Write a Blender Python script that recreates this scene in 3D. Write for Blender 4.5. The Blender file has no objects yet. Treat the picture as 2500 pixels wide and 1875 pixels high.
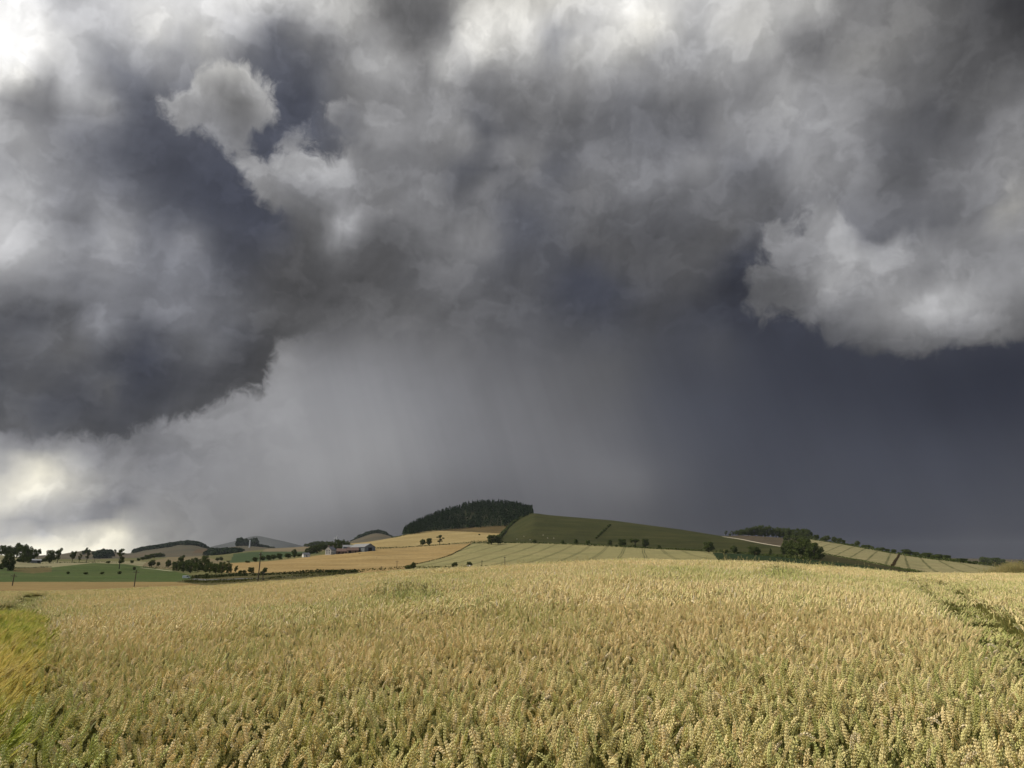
import bpy, math, random
import numpy as np
from math import radians, sin, cos, atan2, tan, pi
scene = bpy.context.scene
COL = scene.collection

# ------------------------------------------------------------------ camera
# eye is the world origin, looking north (+Y), tilted up
F, CX, CY, PITCH = 1850.0, 1250.0, 937.5, radians(13.6)
cam_data = bpy.data.cameras.new('camera')
cam_data.sensor_width = 36.0
cam_data.lens = 36.0 * F / 2500.0
cam_data.clip_start = 0.05
cam_data.clip_end = 60000.0
cam = bpy.data.objects.new('camera', cam_data)
COL.objects.link(cam)
cam.rotation_euler = (radians(90) + PITCH, 0, 0)
scene.camera = cam
scene.view_settings.view_transform = 'Standard'
scene.view_settings.look = 'None'
scene.view_settings.exposure = 0.0
scene.view_settings.gamma = 1.0
try:
    scene.cycles.max_bounces = 6
    scene.cycles.diffuse_bounces = 3
    scene.cycles.glossy_bounces = 2
    scene.cycles.transmission_bounces = 4
    scene.cycles.transparent_max_bounces = 8
    scene.cycles.volume_bounces = 0
except Exception:
    pass

def px_dir(x, y):
    """bearing (azimuth, tangent of elevation) of a direction measured on the photograph"""
    u = (np.asarray(x, float) - CX) / F
    v = (CY - np.asarray(y, float)) / F
    Y = cos(PITCH) - v * sin(PITCH)
    Z = sin(PITCH) + v * cos(PITCH)
    return np.arctan2(u, Y), Z / np.hypot(u, Y)

def dir_px(az, te):
    X = np.sin(az); Y = np.cos(az); Z = te
    fw = Y * cos(PITCH) + Z * sin(PITCH)
    up = -Y * sin(PITCH) + Z * cos(PITCH)
    return CX + F * X / fw, CY - F * up / fw

# ------------------------------------------------------------------ sun
SUN_AZ, SUN_EL = radians(-78), radians(46)
sun = bpy.data.lights.new('sun', 'SUN')
sun.energy = 4.8
sun.angle = radians(2.5)
sun.color = (1.0, 0.92, 0.76)
so = bpy.data.objects.new('sun', sun)
COL.objects.link(so)
so.rotation_euler = (radians(90) - SUN_EL, 0, -SUN_AZ + pi)
so.location = (0, 0, 300)

# ------------------------------------------------------------------ storm sky
# cloud brightness survey: bearing read on the photograph, grey level (sRGB), tint (-1 slate blue .. +1 cream)
SKY_BACK = """
0,20,260,.3 50,60,260,.3 20,150,266,.3 110,30,215,.2 100,120,240,.4 150,20,190,-.2 200,80,200,0 280,20,200,0 350,60,215,.3
420,20,222,.2 500,30,215,.2 600,20,210,.2 560,80,195,0 380,90,215,.4 250,120,165,-.5 300,140,160,-.5 170,130,200,.1 60,190,215,.5
20,180,240,.6 90,180,150,0 100,230,130,-.1 150,190,175,0 180,220,190,0 120,270,120,-.2 220,250,150,-.2 250,250,165,0 30,240,140,-.1
10,280,150,0 280,190,120,-.6 330,200,115,-.7 350,240,92,-.8 390,180,140,-.3 400,130,165,-.3 480,130,175,0 500,120,190,.3 540,140,160,0
450,200,130,-.4 600,120,135,-.3 650,80,125,-.4 700,60,115,-.3 620,40,185,0 700,20,190,.1 760,40,180,.2 740,110,115,-.2 680,150,95,-.8
700,200,88,-.9 740,250,82,-1 720,300,82,-1 700,340,85,-1 770,340,90,-.8 820,350,105,-.6 780,160,105,-.4 800,120,105,-.2 850,150,140,.1
820,220,110,-.2 860,250,115,0 900,110,160,.1 850,60,175,.3 800,20,185,.3 890,40,150,.3 920,20,120,.3 960,40,100,.2 1000,60,98,.2
1020,100,105,.2 1060,40,110,.1 1090,50,125,.1 1100,20,130,.3 950,90,140,.2 940,140,160,.2 1030,140,130,.2 1040,180,125,.1 980,170,165,.1
1150,20,195,.6 1120,60,185,.5 1140,90,225,.6 1180,90,228,.6 1220,70,224,.6 1180,120,222,.6 1260,70,218,.6 1300,70,220,.5 1320,110,180,.2
1100,120,175,.3 1090,160,190,.3 1080,190,180,.2 1130,160,165,.2 1220,130,190,.4 1250,20,205,.7 1350,20,205,.6 1400,30,210,.5 1450,60,190,.2
1400,110,185,.3 1500,20,228,.5 1550,15,228,.5 1620,30,220,.6 1640,50,215,.5 1530,70,220,.6 1570,60,215,.8 1500,110,205,.5 1450,130,180,.3
1360,90,165,-.3 1350,150,155,0 1700,20,185,.1 1750,60,190,.3 1700,90,170,0 1800,50,195,.4 1850,50,190,.4 1820,90,185,.4 1900,20,185,.3
2000,20,170,.3 1950,60,165,.2 2050,40,140,.2 2000,90,120,.1 2100,20,120,.2 2150,60,125,.2 2200,50,125,.4 2250,20,115,.3 2300,20,105,.3
2350,20,88,.1 2400,20,78,0 2450,20,68,-.1 2490,20,62,-.1 2450,60,75,0 2400,80,85,0 2300,70,100,.2 2200,90,125,.4 2130,110,125,.4
2080,140,130,.4 2000,130,110,.1 1980,110,110,.1 1930,100,130,.1 1870,110,175,.3 1800,120,175,.2 1700,150,155,0 1600,130,160,.1 1600,180,150,0
1500,180,155,.1 1400,190,150,.2 1300,180,150,.1 1200,180,145,.1 1150,200,130,0 1150,250,118,-.1 1250,230,120,0 1350,220,130,0 1450,220,125,0
1550,220,134,-.2 1650,210,140,0 1750,190,150,.1 1850,160,155,.1 1900,180,150,.1 1950,200,160,.1 2000,230,140,0 1960,230,160,0 1930,260,155,.1
2050,190,135,.1 2130,170,130,.2 2200,150,115,.2 2250,130,105,.1 2300,140,95,.1 2400,150,88,0 2480,130,80,0 2480,60,62,0 2350,200,92,0
2250,200,105,0 2400,210,92,0 2450,190,100,.1 2480,240,105,0 2150,230,120,0 2100,260,130,0 2200,260,108,0 2270,270,90,-.2 2350,260,95,0
2430,220,100,.1 2480,300,130,0 2400,320,105,-.1 2300,340,95,-.2 2200,330,100,-.2 2150,350,105,-.2 2100,330,140,-.1 2050,300,150,0
2000,310,155,-.1 1950,320,155,-.1 1900,290,150,0 1850,270,140,0 1800,260,130,-.1 1760,290,135,0 1730,250,115,-.1 1680,290,105,-.2
1600,270,112,-.2 1500,260,112,-.2 1400,290,100,-.1 1300,270,108,0 1200,300,105,-.2 1180,330,90,-.4 1250,330,108,-.2
0,300,165,0 0,400,150,-.2 60,330,160,0 100,380,150,-.2 50,450,160,-.1 0,520,185,0 30,560,200,0 100,560,165,-.2 150,480,140,-.4
200,330,122,-.5 180,400,130,-.4 250,400,110,-.6 300,330,92,-.7 350,300,88,-.8 400,350,82,-.9 450,380,80,-.9 500,420,77,-1 550,450,75,-1
600,520,76,-1 650,560,78,-.9 500,520,82,-.9 400,480,88,-.8 420,560,106,-.6 300,480,122,-.5 250,490,140,-.4 250,520,142,-.4 200,550,130,-.4
300,560,150,-.3 280,600,145,-.3 350,600,126,-.5 150,620,150,-.3 50,640,165,-.1 0,620,190,0 100,680,140,-.3 0,690,120,-.2 200,680,125,-.4
250,660,135,-.3 350,680,126,-.5 450,620,128,-.5 460,590,125,-.4 550,620,85,-.7 500,690,112,-.5 600,620,78,-.7 650,650,78,-.2 700,640,82,0
600,690,85,-.4 700,690,78,0
900,200,140,.1 950,250,130,0 1000,230,135,.1 900,300,145,0 950,330,150,0 1000,300,140,0 1050,250,140,0 1100,220,135,.1 1050,320,140,0
1120,310,150,0 1080,360,125,0 1000,380,122,-.1 950,400,115,-.1 900,420,120,-.1 1150,350,135,0 1180,300,100,-.4 1230,370,140,0
1250,400,105,-.1 1300,400,125,0 1200,400,100,-.3 1150,420,88,-.5 1130,470,95,-.3 1180,450,115,-.1 1080,460,120,-.1 1000,470,125,-.1
950,480,120,0 1080,520,115,-.1 1150,540,125,-.1 1180,540,125,-.1 1100,560,125,-.1 1030,560,120,-.1 1200,580,115,-.1 1150,610,125,-.1
1050,610,110,-.1 950,560,95,-.1 900,620,88,0 950,640,85,0 1000,680,95,-.1 1100,660,110,-.1 1200,650,95,-.3 1250,520,97,-.6 1300,480,108,-.3
1350,420,100,-.5 1300,560,95,-.7 1250,620,92,-.5 1400,460,112,-.1 1400,530,105,-.2 1300,650,88,-.3 1350,690,80,-.6 1400,680,74,-.9
1470,690,78,-.9 1450,620,88,-.2 1400,590,92,-.2 1450,380,118,-.2 1500,380,125,-.2 1530,420,130,-.2 1600,440,128,-.2 1650,400,125,-.2
1700,380,132,-.1 1600,360,115,-.3 1550,320,112,-.3 1700,330,112,-.3 1780,330,130,-.1 1850,340,145,-.1 1800,400,112,-.3 1900,400,125,-.2
1950,430,150,-.1 2000,380,150,-.1 2050,360,140,-.1 2100,420,128,-.1 1880,450,108,-.2 1920,500,105,-.2 1850,520,105,-.2 1750,470,110,-.2
1650,490,105,-.2 1550,500,105,-.2 1500,560,88,-.2 1600,580,85,-.2 1700,550,95,-.2 1780,580,92,-.1 1750,620,82,-.2 1650,640,85,-.1
1550,660,82,-.2 1500,620,88,-.1 1800,640,68,-.8 1780,680,62,-.7 1860,650,66,-.8 1850,690,64,-.7
2200,400,95,-.2 2150,470,105,-.2 2250,450,100,-.2 2300,400,112,-.1 2350,450,122,-.1 2400,400,130,-.1 2450,380,140,0 2080,490,125,-.2
2200,520,110,-.3 2490,420,135,.1
1500,720,78,-.8 1600,720,80,-.3 1580,760,76,-.3 1700,700,80,-.2 1720,760,68,-.7 1650,800,74,-.6 1750,830,78,-.5 1800,800,66,-.8
1900,850,64,-.9 2000,880,62,-.9 2100,920,62,-.9 2200,930,60,-.9 2300,920,58,-.9 2400,900,56,-.9 2490,890,55,-.9 2490,1000,60,-.9
2300,1000,60,-.9 2100,1000,66,-.9 1900,1000,70,-.9 1700,1000,80,-.8 1600,950,82,-.6 1700,900,74,-.7 1500,900,90,-.2 1500,800,82,-.5
1400,800,84,-.4 1400,900,96,-.2 1300,800,92,-.3 1300,700,86,-.3 1200,750,95,-.2 1100,750,98,-.1 1000,750,98,0 900,750,95,0 800,720,80,0
850,780,92,0 720,815,100,0 780,800,98,0 1000,830,112,-.1 1100,850,110,-.1 1200,850,99,-.2 1200,950,112,-.2 1300,950,107,-.2 1400,1000,102,-.2 1500,1000,98,-.3
1100,950,122,-.2 1000,950,130,-.2 900,950,138,-.2 900,850,122,-.1 800,850,116,-.1 750,840,118,-.1 700,860,132,0 720,920,142,-.1
800,950,142,-.2 680,960,150,-.1 600,1000,145,-.1 650,1040,150,-.1 750,1050,146,-.1 850,1050,146,-.1 950,1050,143,-.1 1050,1050,132,-.2
1150,1050,122,-.2 1250,1050,115,-.2 1350,1050,110,-.2 1500,1100,105,-.3 1600,1100,92,-.5 1450,1150,112,-.2 1550,1180,108,-.2
1350,1180,108,-.2 1250,1150,112,-.2 1150,1150,118,-.2 1050,1150,128,-.1 950,1150,138,0 850,1150,146,0 750,1150,148,0 650,1150,142,0
550,1150,140,-.1 560,1080,142,-.1 480,1050,138,-.1 400,1070,128,-.2 420,1130,125,-.2 350,1100,120,-.2 300,1120,130,-.1 350,1170,135,-.1
450,1200,135,0 350,1220,140,0 250,1190,158,.2 250,1140,140,-.1 200,1120,150,0 100,1090,140,-.1 50,1090,145,-.1 150,1080,135,-.1
80,1110,205,.6 60,1150,232,.8 90,1190,245,.9 40,1190,228,.8 20,1160,185,.3 10,1110,170,.1 10,1215,235,.7 130,1180,222,.7 180,1190,180,.4
50,1240,195,.4 120,1240,175,.1 200,1230,165,.1 20,1260,175,.2 80,1270,165,-.1 20,1290,170,-.1 100,1290,160,-.2 200,1270,150,-.1
300,1260,140,-.1 250,1285,150,0 50,1310,218,.7 150,1315,224,.8 250,1300,222,.9 300,1280,195,.7 200,1290,175,.3 100,1330,238,.9 0,1330,240,.9
200,1340,232,.9 300,1330,215,.8 330,1300,170,.4 400,1280,145,.2 400,1320,150,.3 480,1280,138,.1 600,1250,135,.1 550,1300,130,.1
700,1250,135,0 700,1310,118,.1 800,1250,130,0 800,1310,112,0 900,1250,122,0 900,1290,108,0 1000,1240,112,-.1 1000,1290,100,-.1
1100,1200,112,-.1 1200,1200,105,-.2 1300,1220,102,-.2 1400,1240,100,-.2 1500,1250,96,-.2 1600,1250,88,-.3 1700,1250,80,-.5 1700,1150,84,-.6
1800,1250,76,-.6 1800,1100,76,-.8 1900,1200,75,-.8 2000,1150,76,-.8 2100,1100,74,-.9 2050,1250,76,-.8 2200,1200,76,-.8 2300,1100,72,-.9
2400,1200,76,-.8 2490,1100,70,-.8 2400,1300,80,-.6 2200,1320,76,-.7 2490,1350,80,-.6 1500,1330,90,-.2
"""
SKY_FRONT = """
400,250,165,0 430,260,150,0 440,290,140,0 500,290,140,-.1 500,220,165,.1 540,165,190,.2 600,170,190,.2 640,200,180,.1 550,210,145,.1
580,230,125,.1 560,260,115,.1 600,270,118,.1 640,240,155,.1 660,260,165,.1 640,290,140,0 560,310,130,-.1 520,310,135,-.2 600,320,120,-.1
570,340,120,-.2 580,380,140,0 600,400,150,0 610,430,150,0 650,420,150,0 690,390,175,0 740,390,180,0 800,390,180,0 840,390,170,0
880,400,140,0 700,430,150,-.1 760,430,165,-.1 820,430,170,-.1 870,440,150,-.1 660,470,135,0 720,480,120,-.1 780,480,135,-.1
850,480,140,-.1 900,480,125,0 700,520,100,0 740,540,92,0 780,520,100,0 760,590,88,0 820,510,135,-.1 860,510,155,-.1 830,550,165,-.1
870,550,160,-.1 920,520,150,0 960,490,140,0 850,590,140,-.1 820,570,150,-.1 890,570,125,-.1 920,560,100,0 880,620,95,0 800,640,85,0
720,600,85,0 700,660,80,0 710,330,108,-.4 730,310,118,-.3 800,260,150,0 840,280,150,0 830,310,120,-.1 900,330,150,0 880,360,140,0
0,720,80,-.2 50,710,85,-.3 100,740,82,-.3 0,780,78,-.4 60,800,90,-.4 110,820,105,-.3 150,760,80,-.2 200,740,95,-.3 230,780,125,-.4
260,800,130,-.4 300,780,120,-.5 320,720,135,-.4 380,740,130,-.4 270,700,140,-.2 200,690,150,-.1 100,690,145,-.1 350,800,82,-.6
300,850,78,-.5 280,880,72,-.8 350,870,68,-.9 330,900,68,-.9 400,820,90,-.5 430,790,116,-.5 480,740,128,-.5 550,720,120,-.5 560,790,92,-.4
450,850,92,-.3 500,880,88,-.3 520,860,105,-.3 580,820,90,-.4 620,800,85,-.3 620,850,72,-.2 600,900,68,-.2 640,900,70,0 550,930,72,-.2
480,920,75,-.4 400,950,72,-.6 300,960,72,-.7 280,950,88,-.1 200,920,82,-.4 100,900,85,-.3 0,880,80,-.4 0,950,88,-.4 80,950,88,-.2
100,1000,78,-.6 0,1020,88,-.2 60,1050,95,-.1 200,1000,74,-.6 200,1050,82,-.2 280,1040,72,-.4 350,1000,72,-.4 450,990,80,-.2 560,960,82,-.1
20,840,85,-.2 150,870,95,-.1 200,850,100,-.1 640,940,80,0 650,780,82,0 700,750,78,0 750,780,84,0 800,740,80,0 870,760,88,0
1870,560,130,-.1 1910,550,130,-.1 1900,600,130,-.1 1960,590,140,-.1 1980,540,150,-.1 2030,500,140,-.1 2060,540,160,0 2100,570,150,-.1
2150,600,160,-.1 2200,600,160,-.1 2250,590,145,-.1 2300,560,140,-.1 2400,540,140,0 2450,490,165,.3 2440,530,160,.3 2490,560,140,0
2000,610,140,-.1 2040,620,165,0 2060,660,165,0 1950,650,120,-.1 1900,680,100,-.1 1850,690,95,-.1 1830,740,90,-.2 1880,740,95,-.1
1950,720,115,-.1 2000,700,140,0 2030,690,165,0 2100,660,160,0 2100,720,140,-.1 2000,760,110,-.1 2030,790,100,-.2 2050,830,88,-.3
2100,800,115,-.1 2150,760,135,0 2200,710,150,0 2250,720,165,0 2300,710,170,0 2350,700,160,0 2420,680,150,-.1 2490,650,150,-.1
2400,640,135,-.1 2300,650,135,-.1 2250,670,130,-.1 2200,640,155,-.1 2300,610,140,-.1 2400,600,130,-.1 2380,750,165,0 2300,780,160,0
2200,790,140,0 2200,840,100,-.1 2120,840,85,-.2 2280,830,110,-.1 2350,810,120,-.1 2420,760,140,0 2440,800,115,0 2490,740,125,0
2490,810,90,0 2400,840,95,0
"""
# outlines of the nearer cloud masses
CLOUD_OUTLINES = [
    "375,249 425,231 452,222 479,194 497,158 533,151 588,158 633,181 664,212 674,249 665,289 628,307 606,344 624,375 651,398 678,371 723,366 768,375 805,371 841,375 868,339 805,307 787,244 841,253 870,270 950,330 1000,420 990,520 930,600 900,660 850,720 740,700 700,600 692,556 669,511 633,479 588,434 583,407 543,348 488,323 425,312 416,289",
    "-400,690 100,670 200,670 270,690 330,700 480,720 560,700 700,700 800,690 900,740 881,786 791,799 705,831 669,831 669,880 651,912 646,957 556,975 484,1007 393,1025 334,1048 294,1075 158,1070 0,1059 -400,1059",
    "1857,538 1907,533 1952,574 1961,520 2020,470 2042,502 2070,524 2133,579 2205,551 2296,529 2427,488 2500,400 2900,300 2900,840 2500,840 2336,849 2232,871 2178,862 2079,849 2006,840 2002,808 1957,795 1938,754 1898,768 1857,795 1834,754 1812,709 1816,659 1889,637 1862,619",
    "680,350 690,318 722,296 742,300 735,330 760,352 700,366",
]

def sky_points(txt):
    return np.array([[float(v) for v in t.split(',')] for t in txt.split()])

def spread(pts, X, Y, soft):
    """smooth surface through the scattered readings (multiquadric)"""
    p = pts[:, :2] / 100.0
    def k(ax, ay, bx, by): return np.sqrt((ax - bx) ** 2 + (ay - by) ** 2 + soft * soft)
    K = k(p[:, None, 0], p[:, None, 1], p[None, :, 0], p[None, :, 1]) - 0.02 * np.eye(len(p))
    mean = pts[:, 2:].mean(0)
    w = np.linalg.solve(K, pts[:, 2:] - mean)
    Xc = np.clip(X, -60, 2560) / 100.0; Yc = np.clip(Y, -20, 1400) / 100.0
    out = k(Xc[..., None], Yc[..., None], p[:, 0], p[:, 1]) @ w + mean
    out[..., 0] = np.clip(out[..., 0], 54, 285); out[..., 1] = np.clip(out[..., 1], -1, 1)
    return out

# where the nearer masses melt into the deck behind them: bearing, radius
SOFT_EDGES = """1000,430,170 960,340,130 880,280,90 990,540,150 940,640,150 850,740,140 740,720,120 660,620,90 0,680,110 100,665,110 200,665,110 300,690,110
400,700,110 500,710,110 600,700,110 -100,680,110 690,560,50 870,790,80 800,800,60 2500,360,160 2430,470,60 2133,560,70 2220,540,80 2300,520,90 2380,490,90 2020,470,45 2080,515,45"""
def softness(X, Y):
    s = np.zeros(X.shape)
    for x, y, r in sky_points(SOFT_EDGES):
        s = np.maximum(s, np.clip(1.35 - np.hypot(X - x, Y - y) / r * 1.35, 0, 1))
    return (s * s * (3 - 2 * s))[..., None]

def tinted(lt):
    L = lt[..., 0]; t = lt[..., 1]
    c = np.maximum(-t, 0) * np.clip((225 - L) / 100, 0, 1); w = np.maximum(t, 0) * np.clip((L - 60) / 120, 0, 1)
    rgb = np.stack([L - 5 * c + 6 * w, L - 2 * c, L + 7 * c - 23 * w + 2], -1) / 255.0
    rgb = np.clip(rgb, 0, 1.15)
    return np.where(rgb <= 0.04045, rgb / 12.92, ((rgb + 0.055) / 1.055) ** 2.4)

def outline_distance(poly, X, Y):
    P = np.array([[float(v) for v in t.split(',')] for t in poly.split()])
    Q = np.roll(P, -1, 0)
    d = np.full(X.shape, 1e9); ins = np.zeros(X.shape, bool)
    for (ax, ay), (bx, by) in zip(P, Q):
        ex, ey = bx - ax, by - ay
        h = np.clip(((X - ax) * ex + (Y - ay) * ey) / (ex * ex + ey * ey + 1e-9), 0, 1)
        d = np.minimum(d, np.hypot(X - ax - h * ex, Y - ay - h * ey))
        c = ((ay > Y) != (by > Y)) & (X < (bx - ax) * (Y - ay) / (by - ay + 1e-12) + ax)
        ins ^= c
    return np.where(ins, d, -d)

SEG, BAND, STEPS = 3, 8, 6                    # the survey table is cut into tiles of 32 x 7 readings
SKY_COLS, SKY_ROWS = SEG * 31 + 1, BAND * STEPS + 1
AZ0, AZ1, EL0, EL1 = radians(-41), radians(41), radians(-1.5), radians(42)
MASK_PX = 60.0
def sky_tables():
    az = np.linspace(AZ0, AZ1, SKY_COLS); el = np.linspace(EL0, EL1, SKY_ROWS)
    A, E = np.meshgrid(az, el)
    X, Y = dir_px(A, np.tan(E))
    lt = spread(sky_points(SKY_BACK), X, Y, 0.25)
    lt[..., 1] *= np.where(lt[..., 1] > 0, np.where(E > radians(12), 0.5, 0.9), 1.0)      # the cream glow belongs to the low sun-lit air
    back = tinted(lt)
    # the survey was read through the low air, whose own glow is added by the haze: take it off here
    thru = np.exp(-4.5e-5 * np.minimum(290 / np.tan(np.maximum(E, 0.02)), 9500))[..., None]
    air = 0.18 * (1 - thru) * np.array([0.95, 1.0, 1.05])
    back = np.maximum(back - air, back * 0.12) / thru
    front = tinted(spread(sky_points(SKY_FRONT), X, Y, 0.2))
    front += (back - front) * softness(X, Y)
    sd = np.full(X.shape, -1e9)
    for o in CLOUD_OUTLINES:
        sd = np.maximum(sd, outline_distance(o, X, Y))
    mask = np.clip(0.5 + 0.5 * sd / MASK_PX, 0, 1)
    return az, el, back, front, mask

class Nodes:
    def __init__(self, nt): self.nt = nt
    def new(self, t, **kw):
        n = self.nt.nodes.new(t)
        for k, v in kw.items(): setattr(n, k, v)
        return n
    def link(self, a, b): self.nt.links.new(a, b)
    def put(self, sock, v):
        if hasattr(v, 'is_output'): self.link(v, sock)
        elif v is not None: sock.default_value = v
    def math(self, op, a, b=None, c=None, clamp=False):
        n = self.new('ShaderNodeMath', operation=op, use_clamp=clamp)
        for i, v in enumerate((a, b, c)):
            if v is not None: self.put(n.inputs[i], v)
        return n.outputs[0]
    def vmath(self, op, a, b=None, scale=None):
        n = self.new('ShaderNodeVectorMath', operation=op)
        self.put(n.inputs[0], a)
        if b is not None: self.put(n.inputs[1], b)
        if scale is not None: self.put(n.inputs['Scale'], scale)
        return n.outputs['Value'] if op in ('LENGTH', 'DOT_PRODUCT', 'DISTANCE') else n.outputs[0]
    def maprange(self, v, a, b, c=0.0, d=1.0, smooth=False, clamp=True):
        n = self.new('ShaderNodeMapRange', interpolation_type='SMOOTHSTEP' if smooth else 'LINEAR')
        if not smooth: n.clamp = clamp
        for i, x in enumerate((v, a, b, c, d)): self.put(n.inputs[i], x)
        return n.outputs[0]
    def mix(self, f, a, b, mode='MIX'):
        n = self.new('ShaderNodeMix', data_type='RGBA', blend_type=mode)
        self.put(n.inputs[0], f); self.put(n.inputs[6], a); self.put(n.inputs[7], b)
        return n.outputs[2]
    def mixf(self, f, a, b):
        n = self.new('ShaderNodeMix', data_type='FLOAT')
        self.put(n.inputs[0], f); self.put(n.inputs[2], a); self.put(n.inputs[3], b)
        return n.outputs[0]
    def noise(self, vec, scale, detail=4.0, rough=0.55, dist=0.0, color=False):
        n = self.new('ShaderNodeTexNoise')
        if vec is not None: self.link(vec, n.inputs['Vector'])
        n.inputs['Scale'].default_value = scale; n.inputs['Detail'].default_value = detail
        n.inputs['Roughness'].default_value = rough; n.inputs['Distortion'].default_value = dist
        return n.outputs['Color' if color else 'Fac']
    def xyz(self, x, y, z):
        n = self.new('ShaderNodeCombineXYZ')
        for i, v in enumerate((x, y, z)): self.put(n.inputs[i], v)
        return n.outputs[0]
    def sep(self, v):
        n = self.new('ShaderNodeSeparateXYZ'); self.link(v, n.inputs[0]); return n.outputs
    def ramp(self, fac, stops, interp='LINEAR'):
        n = self.new('ShaderNodeValToRGB'); cr = n.color_ramp; cr.interpolation = interp
        self.put(n.inputs[0], fac)
        while len(cr.elements) > 1: cr.elements.remove(cr.elements[-1])
        cr.elements[0].position = stops[0][0]; cr.elements[0].color = stops[0][1]
        for p, c in stops[1:]:
            e = cr.elements.new(p); e.color = c
        return n.outputs['Color'], n.outputs['Alpha']

def build_world():
    w = bpy.data.worlds.new('World'); scene.world = w; w.use_nodes = True
    nt = w.node_tree; nt.nodes.clear(); N = Nodes(nt)
    out = N.new('ShaderNodeOutputWorld')
    d = N.vmath('NORMALIZE', N.new('ShaderNodeTexCoord').outputs['Generated'])
    dx, dy, dz = N.sep(d)
    az = N.math('ARCTAN2', dx, dy); el = N.math('ARCSINE', dz)
    P = N.xyz(az, el, 0.0)
    _az, _el, back, front, mask = sky_tables()
    # calm inside the rain curtain, busy in the cloud deck above
    calm = N.math('MULTIPLY', N.maprange(az, radians(-24), radians(-13), smooth=True), N.maprange(el, radians(20.0), radians(14.0), smooth=True))
    amp = N.math('MULTIPLY', N.mixf(calm, 1.0, 0.10), N.mixf(N.maprange(az, radians(-25), radians(-19), smooth=True), 0.9, N.maprange(el, radians(4), radians(13), 0.4, 1.0)))
    w1 = N.vmath('SUBTRACT', N.noise(P, 8.0, 2.0, 0.5, color=True), (0.5, 0.5, 0.5))
    w2 = N.vmath('SUBTRACT', N.noise(N.vmath('ADD', P, (3.1, 1.7, 0.4)), 24.0, 3.0, 0.5, color=True), (0.5, 0.5, 0.5))
    W1 = N.vmath('SCALE', w1, scale=N.math('MULTIPLY', amp, 0.020))
    W2 = N.vmath('SCALE', w2, scale=N.math('MULTIPLY', amp, 0.022))
    Q = N.vmath('ADD', N.vmath('ADD', P, W1), W2)
    qx, qy, _ = N.sep(Q)
    # billow relief: one fractal looked up twice, the second time a step towards the sun
    S = N.vmath('ADD', P, N.vmath('SCALE', w1, scale=0.05))
    def relief(scale, detail, rough, step, seed):
        p0 = N.vmath('ADD', S, (seed, seed * .7, seed * .3))
        p1 = N.vmath('ADD', p0, (-0.6 * step, 0.8 * step, 0.0))
        return N.math('SUBTRACT', N.noise(p0, scale, detail, rough), N.noise(p1, scale, detail, rough))
    r1 = relief(11.0, 6.0, 0.50, 0.016, 5.3)
    r2 = relief(34.0, 4.0, 0.50, 0.006, 9.1)
    big = N.math('SUBTRACT', N.noise(N.vmath('ADD', S, (1.3, 8.8, 0.0)), 17.0, 6.0, 0.5), 0.5)
    rel = N.math('ADD', N.math('ADD', N.math('MULTIPLY', r1, 0.9), N.math('MULTIPLY', r2, 0.35)), N.math('MULTIPLY', big, 0.38))
    # torn scud: crisp on the side facing the light, dissolving on the other
    C = N.vmath('ADD', S, N.vmath('SCALE', w2, scale=0.05))
    n3 = N.noise(N.vmath('MULTIPLY', N.vmath('ADD', C, (7.7, 2.1, 0.6)), (1.0, 1.25, 1.0)), 15.0, 7.0, 0.52)
    scud = N.math('MULTIPLY', N.maprange(n3, 0.49, 0.60, smooth=True), N.maprange(n3, 0.82, 0.52))
    rel = N.math('ADD', rel, N.math('SUBTRACT', N.math('MULTIPLY', scud, 0.24), 0.06))
    # slanting shafts of rain inside the curtain
    sh = N.noise(N.xyz(N.math('MULTIPLY', N.math('ADD', az, N.math('MULTIPLY', el, 0.32)), 34.0), N.math('MULTIPLY', el, 2.2), 0.7), 1.0, 4.0, 0.6)
    rain = N.math('MULTIPLY', N.math('MULTIPLY', N.math('SUBTRACT', sh, 0.5), 0.20), calm)
    gain = N.math('ADD', N.math('ADD', 1.0, rain), N.math('MULTIPLY', rel, amp))
    gfront = N.math('ADD', 1.0, N.math('MULTIPLY', rel, 1.1))
    edge = N.math('ADD', N.math('MULTIPLY', N.math('SUBTRACT', N.noise(C, 36.0, 7.0, 0.62), 0.5), 0.80),
                  N.math('MULTIPLY', N.math('SUBTRACT', N.noise(P, 13.0, 2.0, 0.5), 0.5), 0.12))
    azs = [float(_az[k * 31]) for k in range(SEG + 1)]
    els = [float(_el[k * STEPS]) for k in range(BAND + 1)]
    us = [N.maprange(qx, azs[k], azs[k + 1]) for k in range(SEG)]
    def tile(sg, bd):
        cols = slice(sg * 31, sg * 31 + 32); rows = range(bd * STEPS, bd * STEPS + STEPS + 1)
        g = bpy.data.node_groups.new('cloud_tile', 'ShaderNodeTree')
        for nm in ('u', 'el', 'gain', 'gfront', 'edge'): g.interface.new_socket(nm, in_out='INPUT', socket_type='NodeSocketFloat')
        g.interface.new_socket('Color', in_out='OUTPUT', socket_type='NodeSocketColor')
        G = Nodes(g)
        gi = G.new('NodeGroupInput').outputs; go = G.new('NodeGroupOutput').inputs
        facs = [G.maprange(gi[1], float(_el[i]), float(_el[i + 1])) for i in rows[:-1]]
        def layer(rgb, alpha):
            c = a = None
            for k, i in enumerate(rows):
                stops = [(j / 31.0, (*[float(v) for v in rgb[i, cols][j]], float(alpha[i, cols][j]) if alpha is not None else 1.0)) for j in range(32)]
                rc, ra = G.ramp(gi[0], stops)
                if c is None: c, a = rc, ra
                else:
                    c = G.mix(facs[k - 1], c, rc)
                    if alpha is not None: a = G.mixf(facs[k - 1], a, ra)
            return c, a
        cb = G.vmath('SCALE', layer(back, None)[0], scale=gi[2])
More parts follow.
